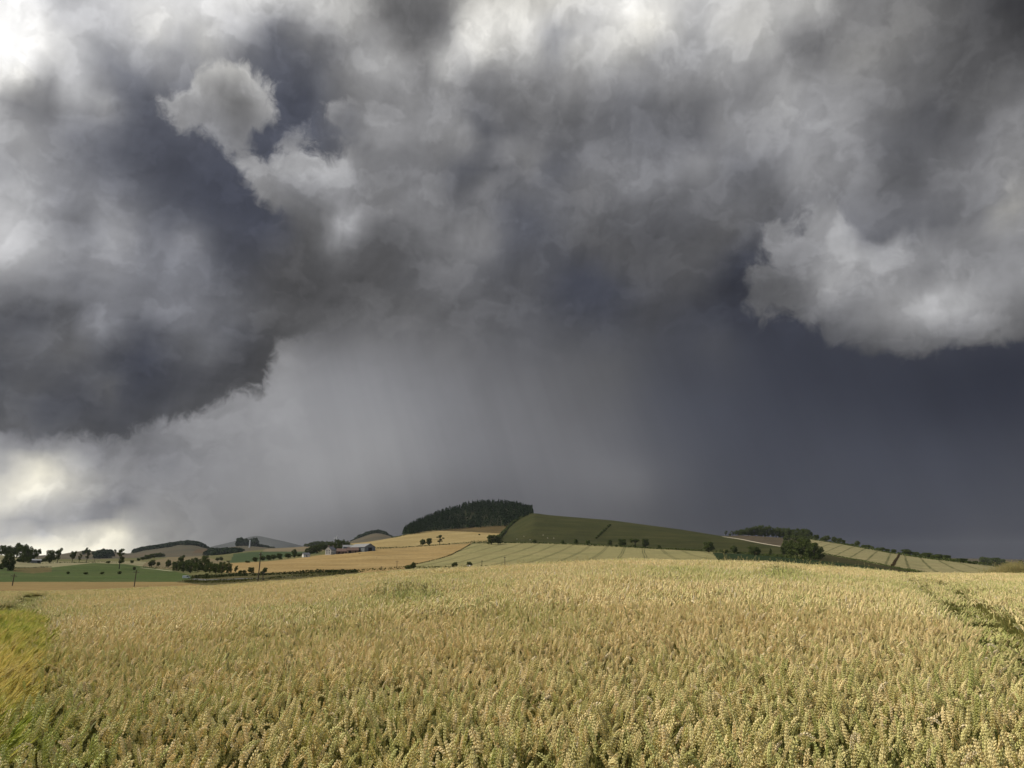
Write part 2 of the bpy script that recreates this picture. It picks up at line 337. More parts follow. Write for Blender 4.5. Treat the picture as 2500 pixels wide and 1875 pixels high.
        if mask[rows[0]:rows[-1] + 1, cols].max() > 0.2:
            cf, m = layer(front, mask)
            mm = G.maprange(G.math('ADD', m, gi[4]), 0.36, 0.66, smooth=True)
            cb = G.mix(mm, cb, G.vmath('SCALE', cf, scale=gi[3]))
        G.link(cb, go[0])
        n = N.new('ShaderNodeGroup'); n.node_tree = g
        for i, v in enumerate((us[sg], qy, gain, gfront, edge)): N.link(v, n.inputs[i])
        bg = N.new('ShaderNodeBackground'); N.link(n.outputs[0], bg.inputs[0])
        return bg.outputs[0]
    def choose(f, a, b):
        n = N.new('ShaderNodeMixShader'); N.put(n.inputs[0], f); N.link(a, n.inputs[1]); N.link(b, n.inputs[2])
        return n.outputs[0]
    def split(v, cuts, leaves):
        if len(leaves) == 1: return leaves[0]
        h = len(leaves) // 2
        return choose(N.math('GREATER_THAN', v, cuts[h - 1]), split(v, cuts[:h - 1], leaves[:h]), split(v, cuts[h:], leaves[h:]))
    strips = [split(qx, azs[1:-1], [tile(sg, bd) for sg in range(SEG)]) for bd in range(BAND)]
    clouds = split(qy, els[1:-1], strips)
    # the open daylight sky behind the photographer's back, out of the storm
    sky = N.new('ShaderNodeTexSky', sky_type='NISHITA')
    sky.sun_disc = False; sky.sun_elevation = SUN_EL; sky.sun_rotation = SUN_AZ
    sky.dust_density = 2.0
    bg = N.new('ShaderNodeBackground')
    N.link(N.mix(0.5, N.vmath('SCALE', sky.outputs[0], scale=0.10), (0.40, 0.42, 0.45, 1.0)), bg.inputs[0])
    deck = N.math('MULTIPLY', N.maprange(dy, 0.15, 0.55, smooth=True), N.maprange(dz, 0.92, 0.74, smooth=True))
    N.link(choose(deck, bg.outputs[0], clouds), out.inputs[0])
    w.cycles.sampling_method = 'MANUAL'; w.cycles.sample_map_resolution = 512
build_world()

# ================================================================== terrain
# Each contour: bearings read on the photograph, with the distance (m) of the land there.
WHEAT_H = 0.75
def table(txt):
    return np.array([[float(v) for v in t.split(',')] for t in txt.split()])
CREST = table("-900,1480,90 -300,1455,92 0,1446,95 150,1444,95 300,1440,90 420,1434,85 514,1432,75 628,1423,70 720,1415,66 820,1406,62 881,1400.5,60 1005,1392,56 1140,1386,53 1188,1383,52 1380,1371.5,50 1530,1368,50 1700,1369.5,50 1890,1375,52 2080,1387,56 2186,1396,60 2213,1400,64 2300,1400.5,70 2500,1401,75 3400,1404,80")
DIP = table("-900,1452,170 420,1452,170 514,1440,165 628,1434,160 720,1426,150 881,1410,150 1140,1394,150 1380,1384,150 1700,1381,150 1890,1387,150 2080,1398,150 2213,1406,150 2500,1408,160 3400,1410,160")
LAND = [table(t) for t in (
 "-900,1421,450 0,1421,450 420,1421,430 466,1424,380 520,1431.5,300 600,1425,270 720,1412,280 872,1399,330 1005,1388,420 1150,1384,450 1340,1378,450 1530,1374,450 1740,1371,430 1900,1379,400 2100,1392,370 2250,1400,340 2500,1404,330 3400,1404,330",
 "-900,1405,560 0,1405,560 350,1405,560 466,1405,520 580,1400.5,420 700,1398.5,420 820,1396,440 872,1396.5,440 1005,1386,500 1150,1378,520 1340,1371,520 1740,1365,500 1900,1372,480 2100,1386,440 2250,1398,390 2500,1402,380 3400,1402,380",
 "-900,1386,680 0,1386,680 125,1386,680 228,1375,740 304,1377,740 350,1385,720 420,1392,680 466,1392,640 514,1378,640 563,1375,650 647,1371,720 720,1363,780 820,1353.5,820 906,1341,850 1005,1336,880 1150,1325,900 1302,1325.5,900 1340,1326,900 1492,1333,880 1760,1346.5,820 1833,1351.6,780 1928,1359,700 2011,1354,680 2120,1373,550 2251,1397,430 2500,1400,430 3400,1400,430",
 "-900,1352,950 0,1353,950 45,1366,900 80,1374,880 170,1372,900 228,1372,900 300,1371,950 400,1371,1050 480,1373,1100 560,1373,1000 640,1367,1000 720,1352,1050 780,1342,1100 850,1327.5,1200 900,1323,1250 959,1313,1300 1005,1304,1300 1055,1295.5,1350 1131,1290,1380 1239,1284.5,1300 1280,1262,1300 1300,1252,1300 1340,1257.5,1300 1492,1270,1300 1663,1292.7,1250 1764,1309,1200 1814,1307,1250 1911,1313,1250 1973,1316,1200 2061,1328,1150 2120,1339,1100 2194,1352,1000 2327,1369,850 2431,1383.5,750 2500,1391,720 3400,1398,700",
 "-900,1362,1560 0,1362,1560 228,1366,1560 300,1363,1560 400,1361,1560 480,1359,1560 560,1353,1560 618,1347.5,1560 700,1347,1560 742,1346,1560 780,1341,1560 850,1331,1560 900,1327,1560 959,1318,1560 985,1306,1560 1024,1284,1560 1083,1260,1560 1150,1241,1560 1203,1238,1560 1264,1244,1560 1295,1257,1560 1340,1264,1560 1492,1276,1560 1663,1299,1560 1764,1314,1560 1911,1319,1560 2061,1334,1560 2120,1345,1560 2327,1375,1560 2500,1396,1560 3400,1400,1560",
 "-900,1368,1900 300,1366,1900 480,1364,1900 560,1352,1900 647,1341,1900 720,1336.5,1900 760,1334,1900 820,1335,1900 850,1334,1900 900,1329,1900 985,1316,1900 1083,1285,1900 1203,1262,1900 1295,1272,1900 1492,1290,1900 1764,1326,1900 2061,1344,1900 2327,1380,1900 3400,1396,1900",
 "-900,1362,3200 0,1362,3200 148,1354,3200 194,1346,3200 270,1346,3200 304,1352,3200 325,1352,3200 340,1344,3200 420,1332,3200 457,1327,3200 482,1329,3200 506,1340,3200 552,1339,3200 590,1334,3200 628,1337,3200 666,1343,3200 720,1342,3200 800,1336,3200 850,1327,3200 857,1324,3200 880,1314,3200 910,1303.5,3200 927,1302.5,3200 953,1313,3200 985,1324,3200 1083,1335,3200 1764,1350,3200 3400,1385,3200",
 "-900,1375,4000 3400,1380,4000",
 "-900,1374,4900 560,1372,4900 610,1352,4900 640,1340,4900 660,1330,4900 690,1327.5,4900 713,1332,4900 745,1345,4900 800,1366,4900 3400,1378,4900",
 "-900,1374,6500 380,1366,6500 450,1350,6500 506,1337,6500 560,1325,6500 600,1314,6500 626,1307.5,6500 660,1316,6500 700,1326,6500 723,1331,6500 760,1340,6500 850,1350,6500 950,1366,6500 3400,1378,6500",
 "-900,1379,9000 3400,1379,9000",
 "-900,1384,40000 3400,1384,40000",
)]

AZG = np.concatenate([np.arange(-180, -46, 4.0), np.arange(-46, -37, 0.5), np.arange(-37, 37, 0.085), np.arange(37, 46, 0.5), np.arange(46, 181, 4.0)])
AZG = np.radians(AZG)
DG = np.concatenate([[0.6, 1.2], np.arange(2, 30, 1.0), np.arange(30, 120, 1.5), np.arange(120, 300, 5), np.arange(300, 1400, 5.2),
                     np.arange(1400, 1700, 8), np.arange(1700, 3400, 24), np.arange(3400, 9000, 120), np.arange(9000, 16000, 500), [18000, 22000, 28000, 40000]])

def contour(tab, az):
    a, te = px_dir(tab[:, 0], tab[:, 1])
    o = np.argsort(a)
    t = np.interp(az, a[o], te[o]); d = np.interp(az, a[o], tab[o, 2])
    return d, t

def smooth_cols(v):
    """soften kinks along the bearing, about 0.25 degrees"""
    fine = (AZG > radians(-37)) & (AZG < radians(37))
    k = np.exp(-np.linspace(-2, 2, 17) ** 2); k /= k.sum()
    w = v.copy(); f = v[fine]
    w[fine] = np.convolve(np.pad(f, 8, mode='edge'), k, 'valid')
    return w

def build_profile():
    ds, zs = [], []
    dc, tc = contour(CREST, AZG)
    topz = dc * tc
    one = np.ones_like(AZG)
    near = -0.78
    ds.append(0.3 * one); zs.append((near - WHEAT_H) * one)
    ds.append(2.0 * one); zs.append((near - WHEAT_H) * one)
    ds.append(dc * 0.5); zs.append(near + (topz - near) * 0.5 + 0.05 - WHEAT_H)
    ds.append(dc); zs.append(topz - WHEAT_H)
    ds.append(dc * 1.22); zs.append(topz - WHEAT_H - 0.016 * dc)
    for tab in [DIP] + LAND:
        d, t = contour(tab, AZG)
        ds.append(smooth_cols(d)); zs.append(smooth_cols(d * t))
    return np.array(ds), np.array(zs)

def pchip_cols(d, z, D):
    """monotone cubic through the readings of every bearing column"""
    h = np.diff(d, axis=0); s = np.diff(z, axis=0) / h
    m = np.zeros_like(z)
    same = s[:-1] * s[1:] > 0
    w1 = 2 * h[1:] + h[:-1]; w2 = h[1:] + 2 * h[:-1]
    with np.errstate(divide='ignore', invalid='ignore'):
        m[1:-1] = np.where(same, (w1 + w2) / (w1 / s[:-1] + w2 / s[1:]), 0)
    m[0] = s[0]; m[-1] = s[-1]
    out = np.empty((len(D), d.shape[1]))
    cols = np.arange(d.shape[1])
    for i, x in enumerate(D):
        k = np.clip((d <= x).sum(0) - 1, 0, len(d) - 2)
        hk = h[k, cols]; t = np.clip((x - d[k, cols]) / hk, 0, 1)
        out[i] = ((1 + 2 * t) * (1 - t) ** 2 * z[k, cols] + t * (1 - t) ** 2 * hk * m[k, cols]
                  + t * t * (3 - 2 * t) * z[k + 1, cols] + t * t * (t - 1) * hk * m[k + 1, cols])
    return out
PD, PZ = build_profile()
ZG = pchip_cols(PD, PZ, DG)
rng0 = np.random.default_rng(5)

def z_at(az, D):
    az = np.asarray(az, float); D = np.asarray(D, float)
    i = np.clip(np.searchsorted(AZG, az) - 1, 0, len(AZG) - 2); j = np.clip(np.searchsorted(DG, D) - 1, 0, len(DG) - 2)
    u = np.clip((az - AZG[i]) / (AZG[i + 1] - AZG[i]), 0, 1); v = np.clip((D - DG[j]) / (DG[j + 1] - DG[j]), 0, 1)
    return (ZG[j, i] * (1 - u) + ZG[j, i + 1] * u) * (1 - v) + (ZG[j + 1, i] * (1 - u) + ZG[j + 1, i + 1] * u) * v
def ground_z(x, y):
    return z_at(np.arctan2(x, y), np.hypot(x, y))
def crest_d(az):
    d, t = contour(CREST, np.asarray(az, float)); return d

def hit(x, y, dmin=None, raise_h=0.0):
    """ground point seen in a given direction, nothing nearer than dmin"""
    az, te = px_dir(x, y); az = float(az); te = float(te)
    if dmin is None: dmin = float(crest_d(az)) * 1.6
    D = np.concatenate([np.arange(max(dmin, 2.0), 120, 0.25), np.arange(max(dmin, 120), 4000, 1.5), np.arange(4000, 15000, 20)])
    D = D[D >= dmin]
    zz = z_at(np.full(len(D), az), D) + raise_h
    ok = np.nonzero(zz >= D * te)[0]
    if len(ok): d = D[ok[0]]
    else: d = D[np.argmax(zz / D - te)]
    return np.array([d * sin(az), d * cos(az), float(z_at(az, d))]), d

# ------------------------------------------------------------------ materials for land
def new_mat(name):
    m = bpy.data.materials.new(name); m.use_nodes = True
    nt = m.node_tree; nt.nodes.clear(); N = Nodes(nt)
    out = N.new('ShaderNodeOutputMaterial')
    return m, N, out
def principled(N, out, col, rough=0.9, spec=0.15, normal=None):
    p = N.new('ShaderNodeBsdfPrincipled')
    N.put(p.inputs['Base Color'], col); N.put(p.inputs['Roughness'], rough)
    p.inputs['Specular IOR Level'].default_value = spec
    if normal is not None: N.link(normal, p.inputs['Normal'])
    N.link(p.outputs[0], out.inputs[0]); return p
def rgba(c): return (c[0], c[1], c[2], 1.0)

def field_material(name, c1, c2, patch=40.0, lines=None, line_col=None, streak=None):
    """crop or grass seen from afar: mottled, drilled in rows, with wheel tracks where the photograph shows them.
    lines = (bearing deg, spacing m, offset m, half gap m, half width m)"""
    m, N, out = new_mat(name)
    pos = N.new('ShaderNodeNewGeometry').outputs['Position']
    flat = N.vmath('MULTIPLY', pos, (1, 1, 0.0))
    n1 = N.noise(flat, 1.0 / patch, 5.0, 0.6)
    n2 = N.noise(flat, 0.35, 3.0, 0.6)
    col = N.mix(N.maprange(n1, 0.3, 0.7, smooth=True), rgba(c1), rgba(c2))
    col = N.vmath('SCALE', col, scale=N.maprange(n2, 0.25, 0.75, 0.72, 1.28))
    n4 = N.noise(N.vmath('MULTIPLY', flat, (0.6, 1.4, 0)), 0.045, 4.0, 0.65, 0.6)
    col = N.vmath('SCALE', col, scale=N.maprange(n4, 0.28, 0.72, 0.80, 1.20))
    def across(deg):
        a = radians(deg); return N.vmath('DOT_PRODUCT', flat, (cos(a), -sin(a), 0))
    if streak is not None:
        deg, sc, amt = streak
        s = across(deg); l = N.vmath('DOT_PRODUCT', flat, (sin(radians(deg)), cos(radians(deg)), 0))
        n3 = N.noise(N.xyz(N.math('MULTIPLY', s, sc), N.math('MULTIPLY', l, sc * 0.03), 0.0), 1.0, 3.0, 0.6)
        col = N.vmath('SCALE', col, scale=N.maprange(n3, 0.3, 0.7, 1 - amt, 1 + amt))
    if lines is not None:
        deg, sp, off, gap, hw = lines
        wob = N.math('MULTIPLY', N.math('SUBTRACT', N.noise(flat, 0.02, 2.0), 0.5), 2.0)
        s = N.math('ADD', N.math('ADD', across(deg), off + 5000 * sp), wob)
        f = N.math('ABSOLUTE', N.math('SUBTRACT', N.math('MODULO', s, sp), sp / 2))
        f = N.math('ABSOLUTE', N.math('SUBTRACT', f, gap))
        k = N.maprange(f, hw * 1.5, hw * 0.6, smooth=True)
        k = N.math('MULTIPLY', k, N.maprange(N.noise(flat, 0.012, 2.0), 0.3, 0.6, 0.45, 0.95))
        col = N.mix(k, col, rgba(line_col or (0.07, 0.08, 0.03)))
    bmp = N.new('ShaderNodeBump'); bmp.inputs['Strength'].default_value = 0.5; bmp.inputs['Distance'].default_value = 0.6
    N.link(n2, bmp.inputs['Height'])
    principled(N, out, col, 0.95, 0.05, bmp.outputs[0])
    return m

FIELDS = [   # object name, label, outline on the photograph, distance range, material
 ('stubble_field', '-400,1520 -400,1421 420,1420.5 470,1425 521,1432 560,1462', (120, 465), dict(c1=(0.165, 0.116, 0.045), c2=(0.19, 0.138, 0.058), patch=60, streak=(60, .5, .06))),
 ('rough_grass', '34,1386 125,1385.5 124,1396 80,1400 34,1396', (550, 760), dict(c1=(0.090, 0.069, 0.027), c2=(0.066, 0.060, 0.021), patch=20)),
 ('green_field', '-400,1422 420,1421.5 470,1413 466,1405 420,1393 304,1377 228,1374.5 125,1385.5 -400,1386', (400, 770), dict(c1=(0.040, 0.062, 0.015), c2=(0.053, 0.070, 0.021), patch=50, streak=(75, .12, .18))),
 ('grass_bank', '440,1440 430,1412 466,1404 580,1399.5 700,1397.5 820,1395 880,1396 880,1420 640,1450', (180, 540), dict(c1=(0.049, 0.049, 0.017), c2=(0.073, 0.061, 0.025), patch=15, streak=(65, .3, .25))),
 ('cream_field', '-400,1388 125,1386 228,1375.5 304,1378 345,1383 360,1370 300,1369 228,1371 170,1371 80,1372 45,1364 0,1351 -400,1350', (640, 1000), dict(c1=(0.186, 0.167, 0.098), c2=(0.153, 0.144, 0.079), patch=50)),
 ('tan_field', '505,1392 514,1378 563,1375 647,1371 720,1363.5 796,1353.5 850,1351 906,1342 1005,1336 1150,1326 1150,1329 1097,1358 1017,1378 985,1390 872,1402 820,1398 580,1402', (300, 920), dict(c1=(0.218, 0.150, 0.061), c2=(0.250, 0.181, 0.080), patch=70, streak=(62, .09, .07))),
 ('pale_barley_field', '1150,1328 1230,1325 1302,1325 1340,1325.5 1492,1332.5 1739,1348 1753,1368 1760,1402 985,1402 985,1390 1017,1378 1097,1358', (260, 930), dict(c1=(.205, .180, .083), c2=(.172, .162, .072), patch=60, lines=(9.2, 19.5, 4.0, 0.95, 0.42), line_col=(0.053, 0.055, 0.021), streak=(9.2, .35, .05))),
 ('golden_field', '906,1341.5 853,1327 900,1320 959,1312 1005,1303 1055,1295.5 1150,1298.7 1222,1302.5 1216,1312 1209,1322 1150,1325 1005,1336', (840, 1420), dict(c1=(0.224, 0.168, 0.071), c2=(0.252, 0.196, 0.090), patch=70, streak=(75, .06, .08))),
 ('brown_field', '1050,1296.5 1131,1289 1242,1282 1222,1303.5 1150,1299', (880, 1430), dict(c1=(0.087, 0.061, 0.026), c2=(0.067, 0.051, 0.020), patch=40)),
 ('pasture', '1205,1327 1216,1312 1239,1284 1262,1266 1300,1248 1340,1254 1492,1266 1663,1289 1764,1306 1876,1329 1920,1336 1940,1361 1833,1353 1760,1347.5 1492,1334 1302,1327', (690, 1340), dict(c1=(0.026, 0.03, 0.008), c2=(0.04, 0.04, 0.013), patch=45, streak=(85, .05, .16))),  # grass darkened: the cloud shadow over the hill is put into its colour
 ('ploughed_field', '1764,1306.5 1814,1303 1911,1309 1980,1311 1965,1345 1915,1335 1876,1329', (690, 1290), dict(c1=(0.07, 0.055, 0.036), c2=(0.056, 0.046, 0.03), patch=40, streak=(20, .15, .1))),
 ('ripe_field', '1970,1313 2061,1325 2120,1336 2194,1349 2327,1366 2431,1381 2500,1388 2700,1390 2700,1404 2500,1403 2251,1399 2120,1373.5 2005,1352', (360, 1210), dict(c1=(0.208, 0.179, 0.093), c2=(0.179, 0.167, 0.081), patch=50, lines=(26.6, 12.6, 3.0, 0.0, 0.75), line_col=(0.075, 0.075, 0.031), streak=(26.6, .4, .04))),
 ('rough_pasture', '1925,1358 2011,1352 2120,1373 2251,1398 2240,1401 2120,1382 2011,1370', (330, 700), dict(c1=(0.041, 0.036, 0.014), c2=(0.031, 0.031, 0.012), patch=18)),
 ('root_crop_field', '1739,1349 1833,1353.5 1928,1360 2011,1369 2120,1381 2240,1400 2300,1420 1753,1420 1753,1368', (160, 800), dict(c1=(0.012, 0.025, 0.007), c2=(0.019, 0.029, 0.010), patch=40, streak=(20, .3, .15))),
 ('wood_floor', '975,1310 1024,1270 1083,1240 1203,1220 1264,1228 1305,1244 1300,1252 1239,1284.5 1131,1290 1055,1296', (1290, 1900), dict(c1=(.02, .025, .012), c2=(.03, .03, .015), patch=20)),
 ('meadow', '560,1375 571,1352 618,1347 742,1346.5 792,1350 720,1363 647,1371', (900, 1600), dict(c1=(0.029, 0.049, 0.017), c2=(0.035, 0.052, 0.020), patch=60)),
 ('pink_field', '640,1348 647,1340 720,1335 765,1332 800,1333 795,1348 742,1347', (1000, 2000), dict(c1=(0.143, 0.113, 0.069), c2=(0.122, 0.100, 0.061), patch=60)),
 ('stubble_slope', '400,1400 300,1385 330,1378 400,1363 440,1352 500,1360 560,1373 520,1378 466,1392', (700, 1700), dict(c1=(0.139, 0.108, 0.061), c2=(0.117, 0.100, 0.056), patch=60)),
 ('heath', '470,1350 480,1340 552,1341 556,1348 510,1352', (1700, 3300), dict(c1=(0.083, 0.054, 0.029), c2=(0.064, 0.049, 0.027), patch=80)),
]
def inside(P, X, Y):
    ins = np.zeros(X.shape, bool); Q = np.roll(P, -1, 0)
    for (ax, ay), (bx, by) in zip(P, Q):
        ins ^= ((ay > Y) != (by > Y)) & (X < (bx - ax) * (Y - ay) / (by - ay + 1e-12) + ax)
    return ins

def mesh_np(name, verts, quads, mat, smooth=True):
    me = bpy.data.meshes.new(name)
    verts = np.asarray(verts, np.float32); quads = np.asarray(quads, np.int32)
    n = quads.shape[1]
    me.vertices.add(len(verts)); me.vertices.foreach_set('co', verts.ravel())
    me.loops.add(quads.size); me.loops.foreach_set('vertex_index', quads.ravel())
    me.polygons.add(len(quads)); me.polygons.foreach_set('loop_start', np.arange(len(quads), dtype=np.int32) * n)
    me.polygons.foreach_set('use_smooth', np.full(len(quads), smooth))
    me.update(calc_edges=True)
    if mat is not None: me.materials.append(mat)
    return me
def link_obj(name, me, parent=None):
    o = bpy.data.objects.new(name, me); COL.objects.link(o)
    if parent is not None: o.parent = parent
    return o

def build_land():
    A, D = np.meshgrid(AZG, DG)
    V = np.stack([D * np.sin(A), D * np.cos(A), ZG], -1)
    nr, nc = A.shape
    idx = np.arange(nr * nc).reshape(nr, nc)
    quads = np.stack([idx[:-1, :-1], idx[:-1, 1:], idx[1:, 1:], idx[1:, :-1]], -1).reshape(-1, 4)
    C = (V[:-1, :-1] + V[:-1, 1:] + V[1:, 1:] + V[1:, :-1]).reshape(-1, 3) / 4
    cd = np.hypot(C[:, 0], C[:, 1]); ca = np.arctan2(C[:, 0], C[:, 1])
    px, py = dir_px(ca, C[:, 2] / cd)
    lab = np.full(len(C), -1)
    front = np.abs(ca) < radians(50)
    for k, (nm, poly, (d0, d1), kw) in enumerate(FIELDS):
        P = np.array([[float(v) for v in t.split(',')] for t in poly.split()])
        sel = (lab < 0) & front & (cd > d0) & (cd < d1)
        ii = np.nonzero(sel)[0]
        lab[ii[inside(P, px[ii], py[ii])]] = k
    lab[(lab < 0) & (cd > 4100)] = -4
    lab[(lab == -1) & (cd > 1950)] = -2
    lab[(lab < 0) & (cd < crest_d(ca) * 1.12) & (lab == -1)] = -3
    VV = V.reshape(-1, 3)
    def emit(name, sel, mat):
        q = quads[sel]
        if len(q) == 0: return
        u, inv = np.unique(q, return_inverse=True)
        o = link_obj(name, mesh_np(name, VV[u], inv.reshape(q.shape), mat)); o['kind'] = 'structure'
        return o
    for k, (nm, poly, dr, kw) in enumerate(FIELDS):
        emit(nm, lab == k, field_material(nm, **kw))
    emit('ground', lab == -1, field_material('meadow_ground', c1=(.07, .075, .03), c2=(.11, .10, .04), patch=60))
    emit('hills', lab == -2, field_material('hill_land', c1=(.052, .050, .034), c2=(.085, .068, .044), patch=260))
    emit('far_hills', lab == -4, field_material('hazed_heather_hill', c1=(.052, .058, .062), c2=(.066, .070, .070), patch=500))  # heather tone paled to blue-grey, some distance haze put into the colour
    emit('field_soil', lab == -3, field_material('field_soil', c1=(.05, .040, .020), c2=(.07, .06, .028), patch=3))
build_land()

# ================================================================== things on the land
def leaf_mat(name, c1, c2):
    m, N, out = new_mat(name)
    geo = N.new('ShaderNodeNewGeometry')
    r = geo.outputs['Random Per Island']
    n = N.noise(geo.outputs['Position'], 0.35, 2.0)
    col = N.mix(N.math('ADD', N.math('MULTIPLY', r, 0.6), N.math('MULTIPLY', n, 0.4)), rgba(c1), rgba(c2))
    d = N.new('ShaderNodeBsdfDiffuse'); N.link(col, d.inputs[0])
    t = N.new('ShaderNodeBsdfTranslucent'); N.link(col, t.inputs[0])
    mx = N.new('ShaderNodeMixShader'); mx.inputs[0].default_value = 0.18
    N.link(d.outputs[0], mx.inputs[1]); N.link(t.outputs[0], mx.inputs[2]); N.link(mx.outputs[0], out.inputs[0])
    return m
def plain_mat(name, c1, c2=None, scale=1.0, rough=0.85):
    m, N, out = new_mat(name)
    if c2 is None: c2 = tuple(v * 0.8 for v in c1)
    pos = N.new('ShaderNodeTexCoord').outputs['Object']
    col = N.mix(N.maprange(N.noise(pos, scale, 5.0, 0.6), 0.35, 0.65), rgba(c1), rgba(c2))
    principled(N, out, col, rough, 0.2); return m
LEAF = leaf_mat('summer_leaves', (.045, .062, .018), (.105, .120, .040))
LEAF_DARK = leaf_mat('dark_leaves', (.044, .062, .019), (.108, .130, .042))
LEAF_PINE = leaf_mat('pine_needles', (.013, .024, .012), (.036, .055, .024))
LEAF_HEDGE = leaf_mat('hedge_leaves', (.026, .036, .012), (.050, .058, .020))
LEAF_BANK = leaf_mat('bank_grass_blades', (.055, .065, .020), (.11, .105, .038))
LEAF_DRY = leaf_mat('dry_stems', (.075, .052, .030), (.05, .038, .022))
BARK = plain_mat('bark', (.055, .045, .035), (.035, .028, .022), 3.0)

def cards(rng, pts, nrm, size, jitter=0.9):
    """four-cornered leaf sprays at pts, loosely facing along nrm"""
    n = len(pts)
    d = nrm + rng.normal(0, jitter, (n, 3)); d /= np.linalg.norm(d, axis=1, keepdims=True)
    a = rng.normal(0, 1, (n, 3)); u = np.cross(d, a); u /= np.linalg.norm(u, axis=1, keepdims=True)
    v = np.cross(d, u)
    s = size * rng.uniform(0.6, 1.3, (n, 1)); s2 = s * rng.uniform(0.5, 1.0, (n, 1))
    c = np.stack([pts - u * s, pts + v * s2 * .6 + u * s * .1, pts + u * s, pts - v * s2], 1)
    return c.reshape(-1, 3), np.arange(n * 4).reshape(n, 4)
def tube(path, radii, k=6):
    path = np.asarray(path, float); vs, fs = [], []
    for i, (p, r) in enumerate(zip(path, radii)):
        t = path[min(i + 1, len(path) - 1)] - path[max(i - 1, 0)]; t /= np.linalg.norm(t) + 1e-9
        a = np.cross(t, (0.31, 0.95, 0.05)); a /= np.linalg.norm(a); b = np.cross(t, a)
        for j in range(k):
            w = 2 * pi * j / k; vs.append(p + r * (a * cos(w) + b * sin(w)))
        if i:
            o = (i - 1) * k
            for j in range(k): fs.append((o + j, o + (j + 1) % k, o + k + (j + 1) % k, o + k + j))
    return np.array(vs), np.array(fs)
def join(parts):
    V, Q, o = [], [], 0
    for v, q in parts:
        V.append(v); Q.append(np.asarray(q) + o); o += len(v)
    return np.concatenate(V), np.concatenate(Q)

# crowns are made at height 1, half width 0.5
def make_crown(kind, seed):
    rng = np.random.default_rng(seed)
    lobes = []
    if kind == 'round':
        lobes = [((0, 0, .52), (.35, .35, .40))]
        for i in range(9):
            a = rng.uniform(0, 2 * pi); z = rng.uniform(.16, .82); r = .30 * (1 - abs(z - .5) * .9)
            lobes.append(((r * cos(a), r * sin(a), z), (rng.uniform(.14, .21),) * 2 + (rng.uniform(.12, .17),)))
        n, size = 2300, .040
    elif kind == 'tall':
        lobes = [((0, 0, .6), (.24, .24, .30))]
        for i in range(10):
            a = rng.uniform(0, 2 * pi); z = rng.uniform(.26, .90); r = rng.uniform(.15, .32)
            lobes.append(((r * cos(a), r * sin(a), z), (rng.uniform(.12, .20),) * 2 + (rng.uniform(.08, .12),)))
        n, size = 2200, .036
    elif kind == 'sparse':
        for i in range(13):
            a = rng.uniform(0, 2 * pi); z = rng.uniform(.30, .93); r = rng.uniform(.05, .36) * (1.1 - .5 * abs(z - .6))
            lobes.append(((r * cos(a), r * sin(a), z), (rng.uniform(.09, .15),) * 2 + (rng.uniform(.05, .08),)))
        n, size = 1700, .030
    elif kind == 'umbrella':
        lobes = [((0, 0, .74), (.40, .40, .16))]
        for i in range(9):
            a = rng.uniform(0, 2 * pi); r = rng.uniform(.2, .4)
            lobes.append(((r * cos(a), r * sin(a), rng.uniform(.58, .84)), (.14, .14, .10)))
        n, size = 1200, .050
    elif kind == 'bush':
        lobes = [((0, 0, .42), (.40, .40, .42))]
        for i in range(7):
            a = rng.uniform(0, 2 * pi); r = rng.uniform(.15, .34)
            lobes.append(((r * cos(a), r * sin(a), rng.uniform(.25, .75)), (.18, .18, .22)))
        n, size = 900, .065
    elif kind == 'big':
        lobes = [((0, 0, .48), (.40, .40, .40))]
        for i in range(26):
            a = rng.uniform(0, 2 * pi); z = rng.uniform(.10, .88); r = .40 * math.sqrt(max(.05, 1 - ((z - .42) / .52) ** 2))
            lobes.append(((r * cos(a), r * sin(a), z), (rng.uniform(.10, .16),) * 2 + (rng.uniform(.08, .12),)))
        n, size = 5200, .028
    vol = np.array([l[1][0] * l[1][1] * l[1][2] for l in lobes]) ** (2 / 3); cnt = (n * vol / vol.sum()).astype(int) + 1
    P, Nn = [], []
    for (c, r), k in zip(lobes, cnt):
        d = rng.normal(0, 1, (k, 3)); d /= np.linalg.norm(d, axis=1, keepdims=True)
        rad = rng.uniform(.62, 1.06, (k, 1))
        P.append(np.array(c) + d * np.array(r) * rad); Nn.append(d)
    P = np.concatenate(P); Nn = np.concatenate(Nn)
    P[:, 2] = np.maximum(P[:, 2], .02)
    return cards(rng, P, Nn, size)
def make_trunk(kind, seed):
    rng = np.random.default_rng(seed + 100)
    if kind == 'bush':
        parts = []
        for i in range(4):
            a = rng.uniform(0, 2 * pi)
            parts.append(tube([(0, 0, -.05), (.08 * cos(a), .08 * sin(a), .2), (.22 * cos(a), .22 * sin(a), .5)], [.03, .022, .01], 5))
        return join(parts)
    th = .036 if kind in ('tall', 'sparse') else .042
    parts = [tube([(0, 0, -.06), (0, 0, .03), (.01, .005, .3), (-.01, .01, .6), (.01, 0, .86)], [th * 1.5, th, th * .8, th * .45, th * .15], 7)]
    for i in range(7):
        a = rng.uniform(0, 2 * pi); z = rng.uniform(.22, .6); r = rng.uniform(.2, .34)
        parts.append(tube([(0, 0, z), (r * .5 * cos(a), r * .5 * sin(a), z + .10), (r * cos(a), r * sin(a), z + .24)], [th * .5, th * .32, th * .12], 5))
    return join(parts)
PROTO = {}
def proto(kind, var, mat):
    key = (kind, var, mat.name)
    if key not in PROTO:
        cv, cq = make_crown(kind, 31 * var + len(kind)); tv, tq = make_trunk(kind, 31 * var + len(kind))
        PROTO[key] = (mesh_np('crown', cv, cq, mat, False), mesh_np('trunk', tv, tq, BARK, True))
    return PROTO[key]
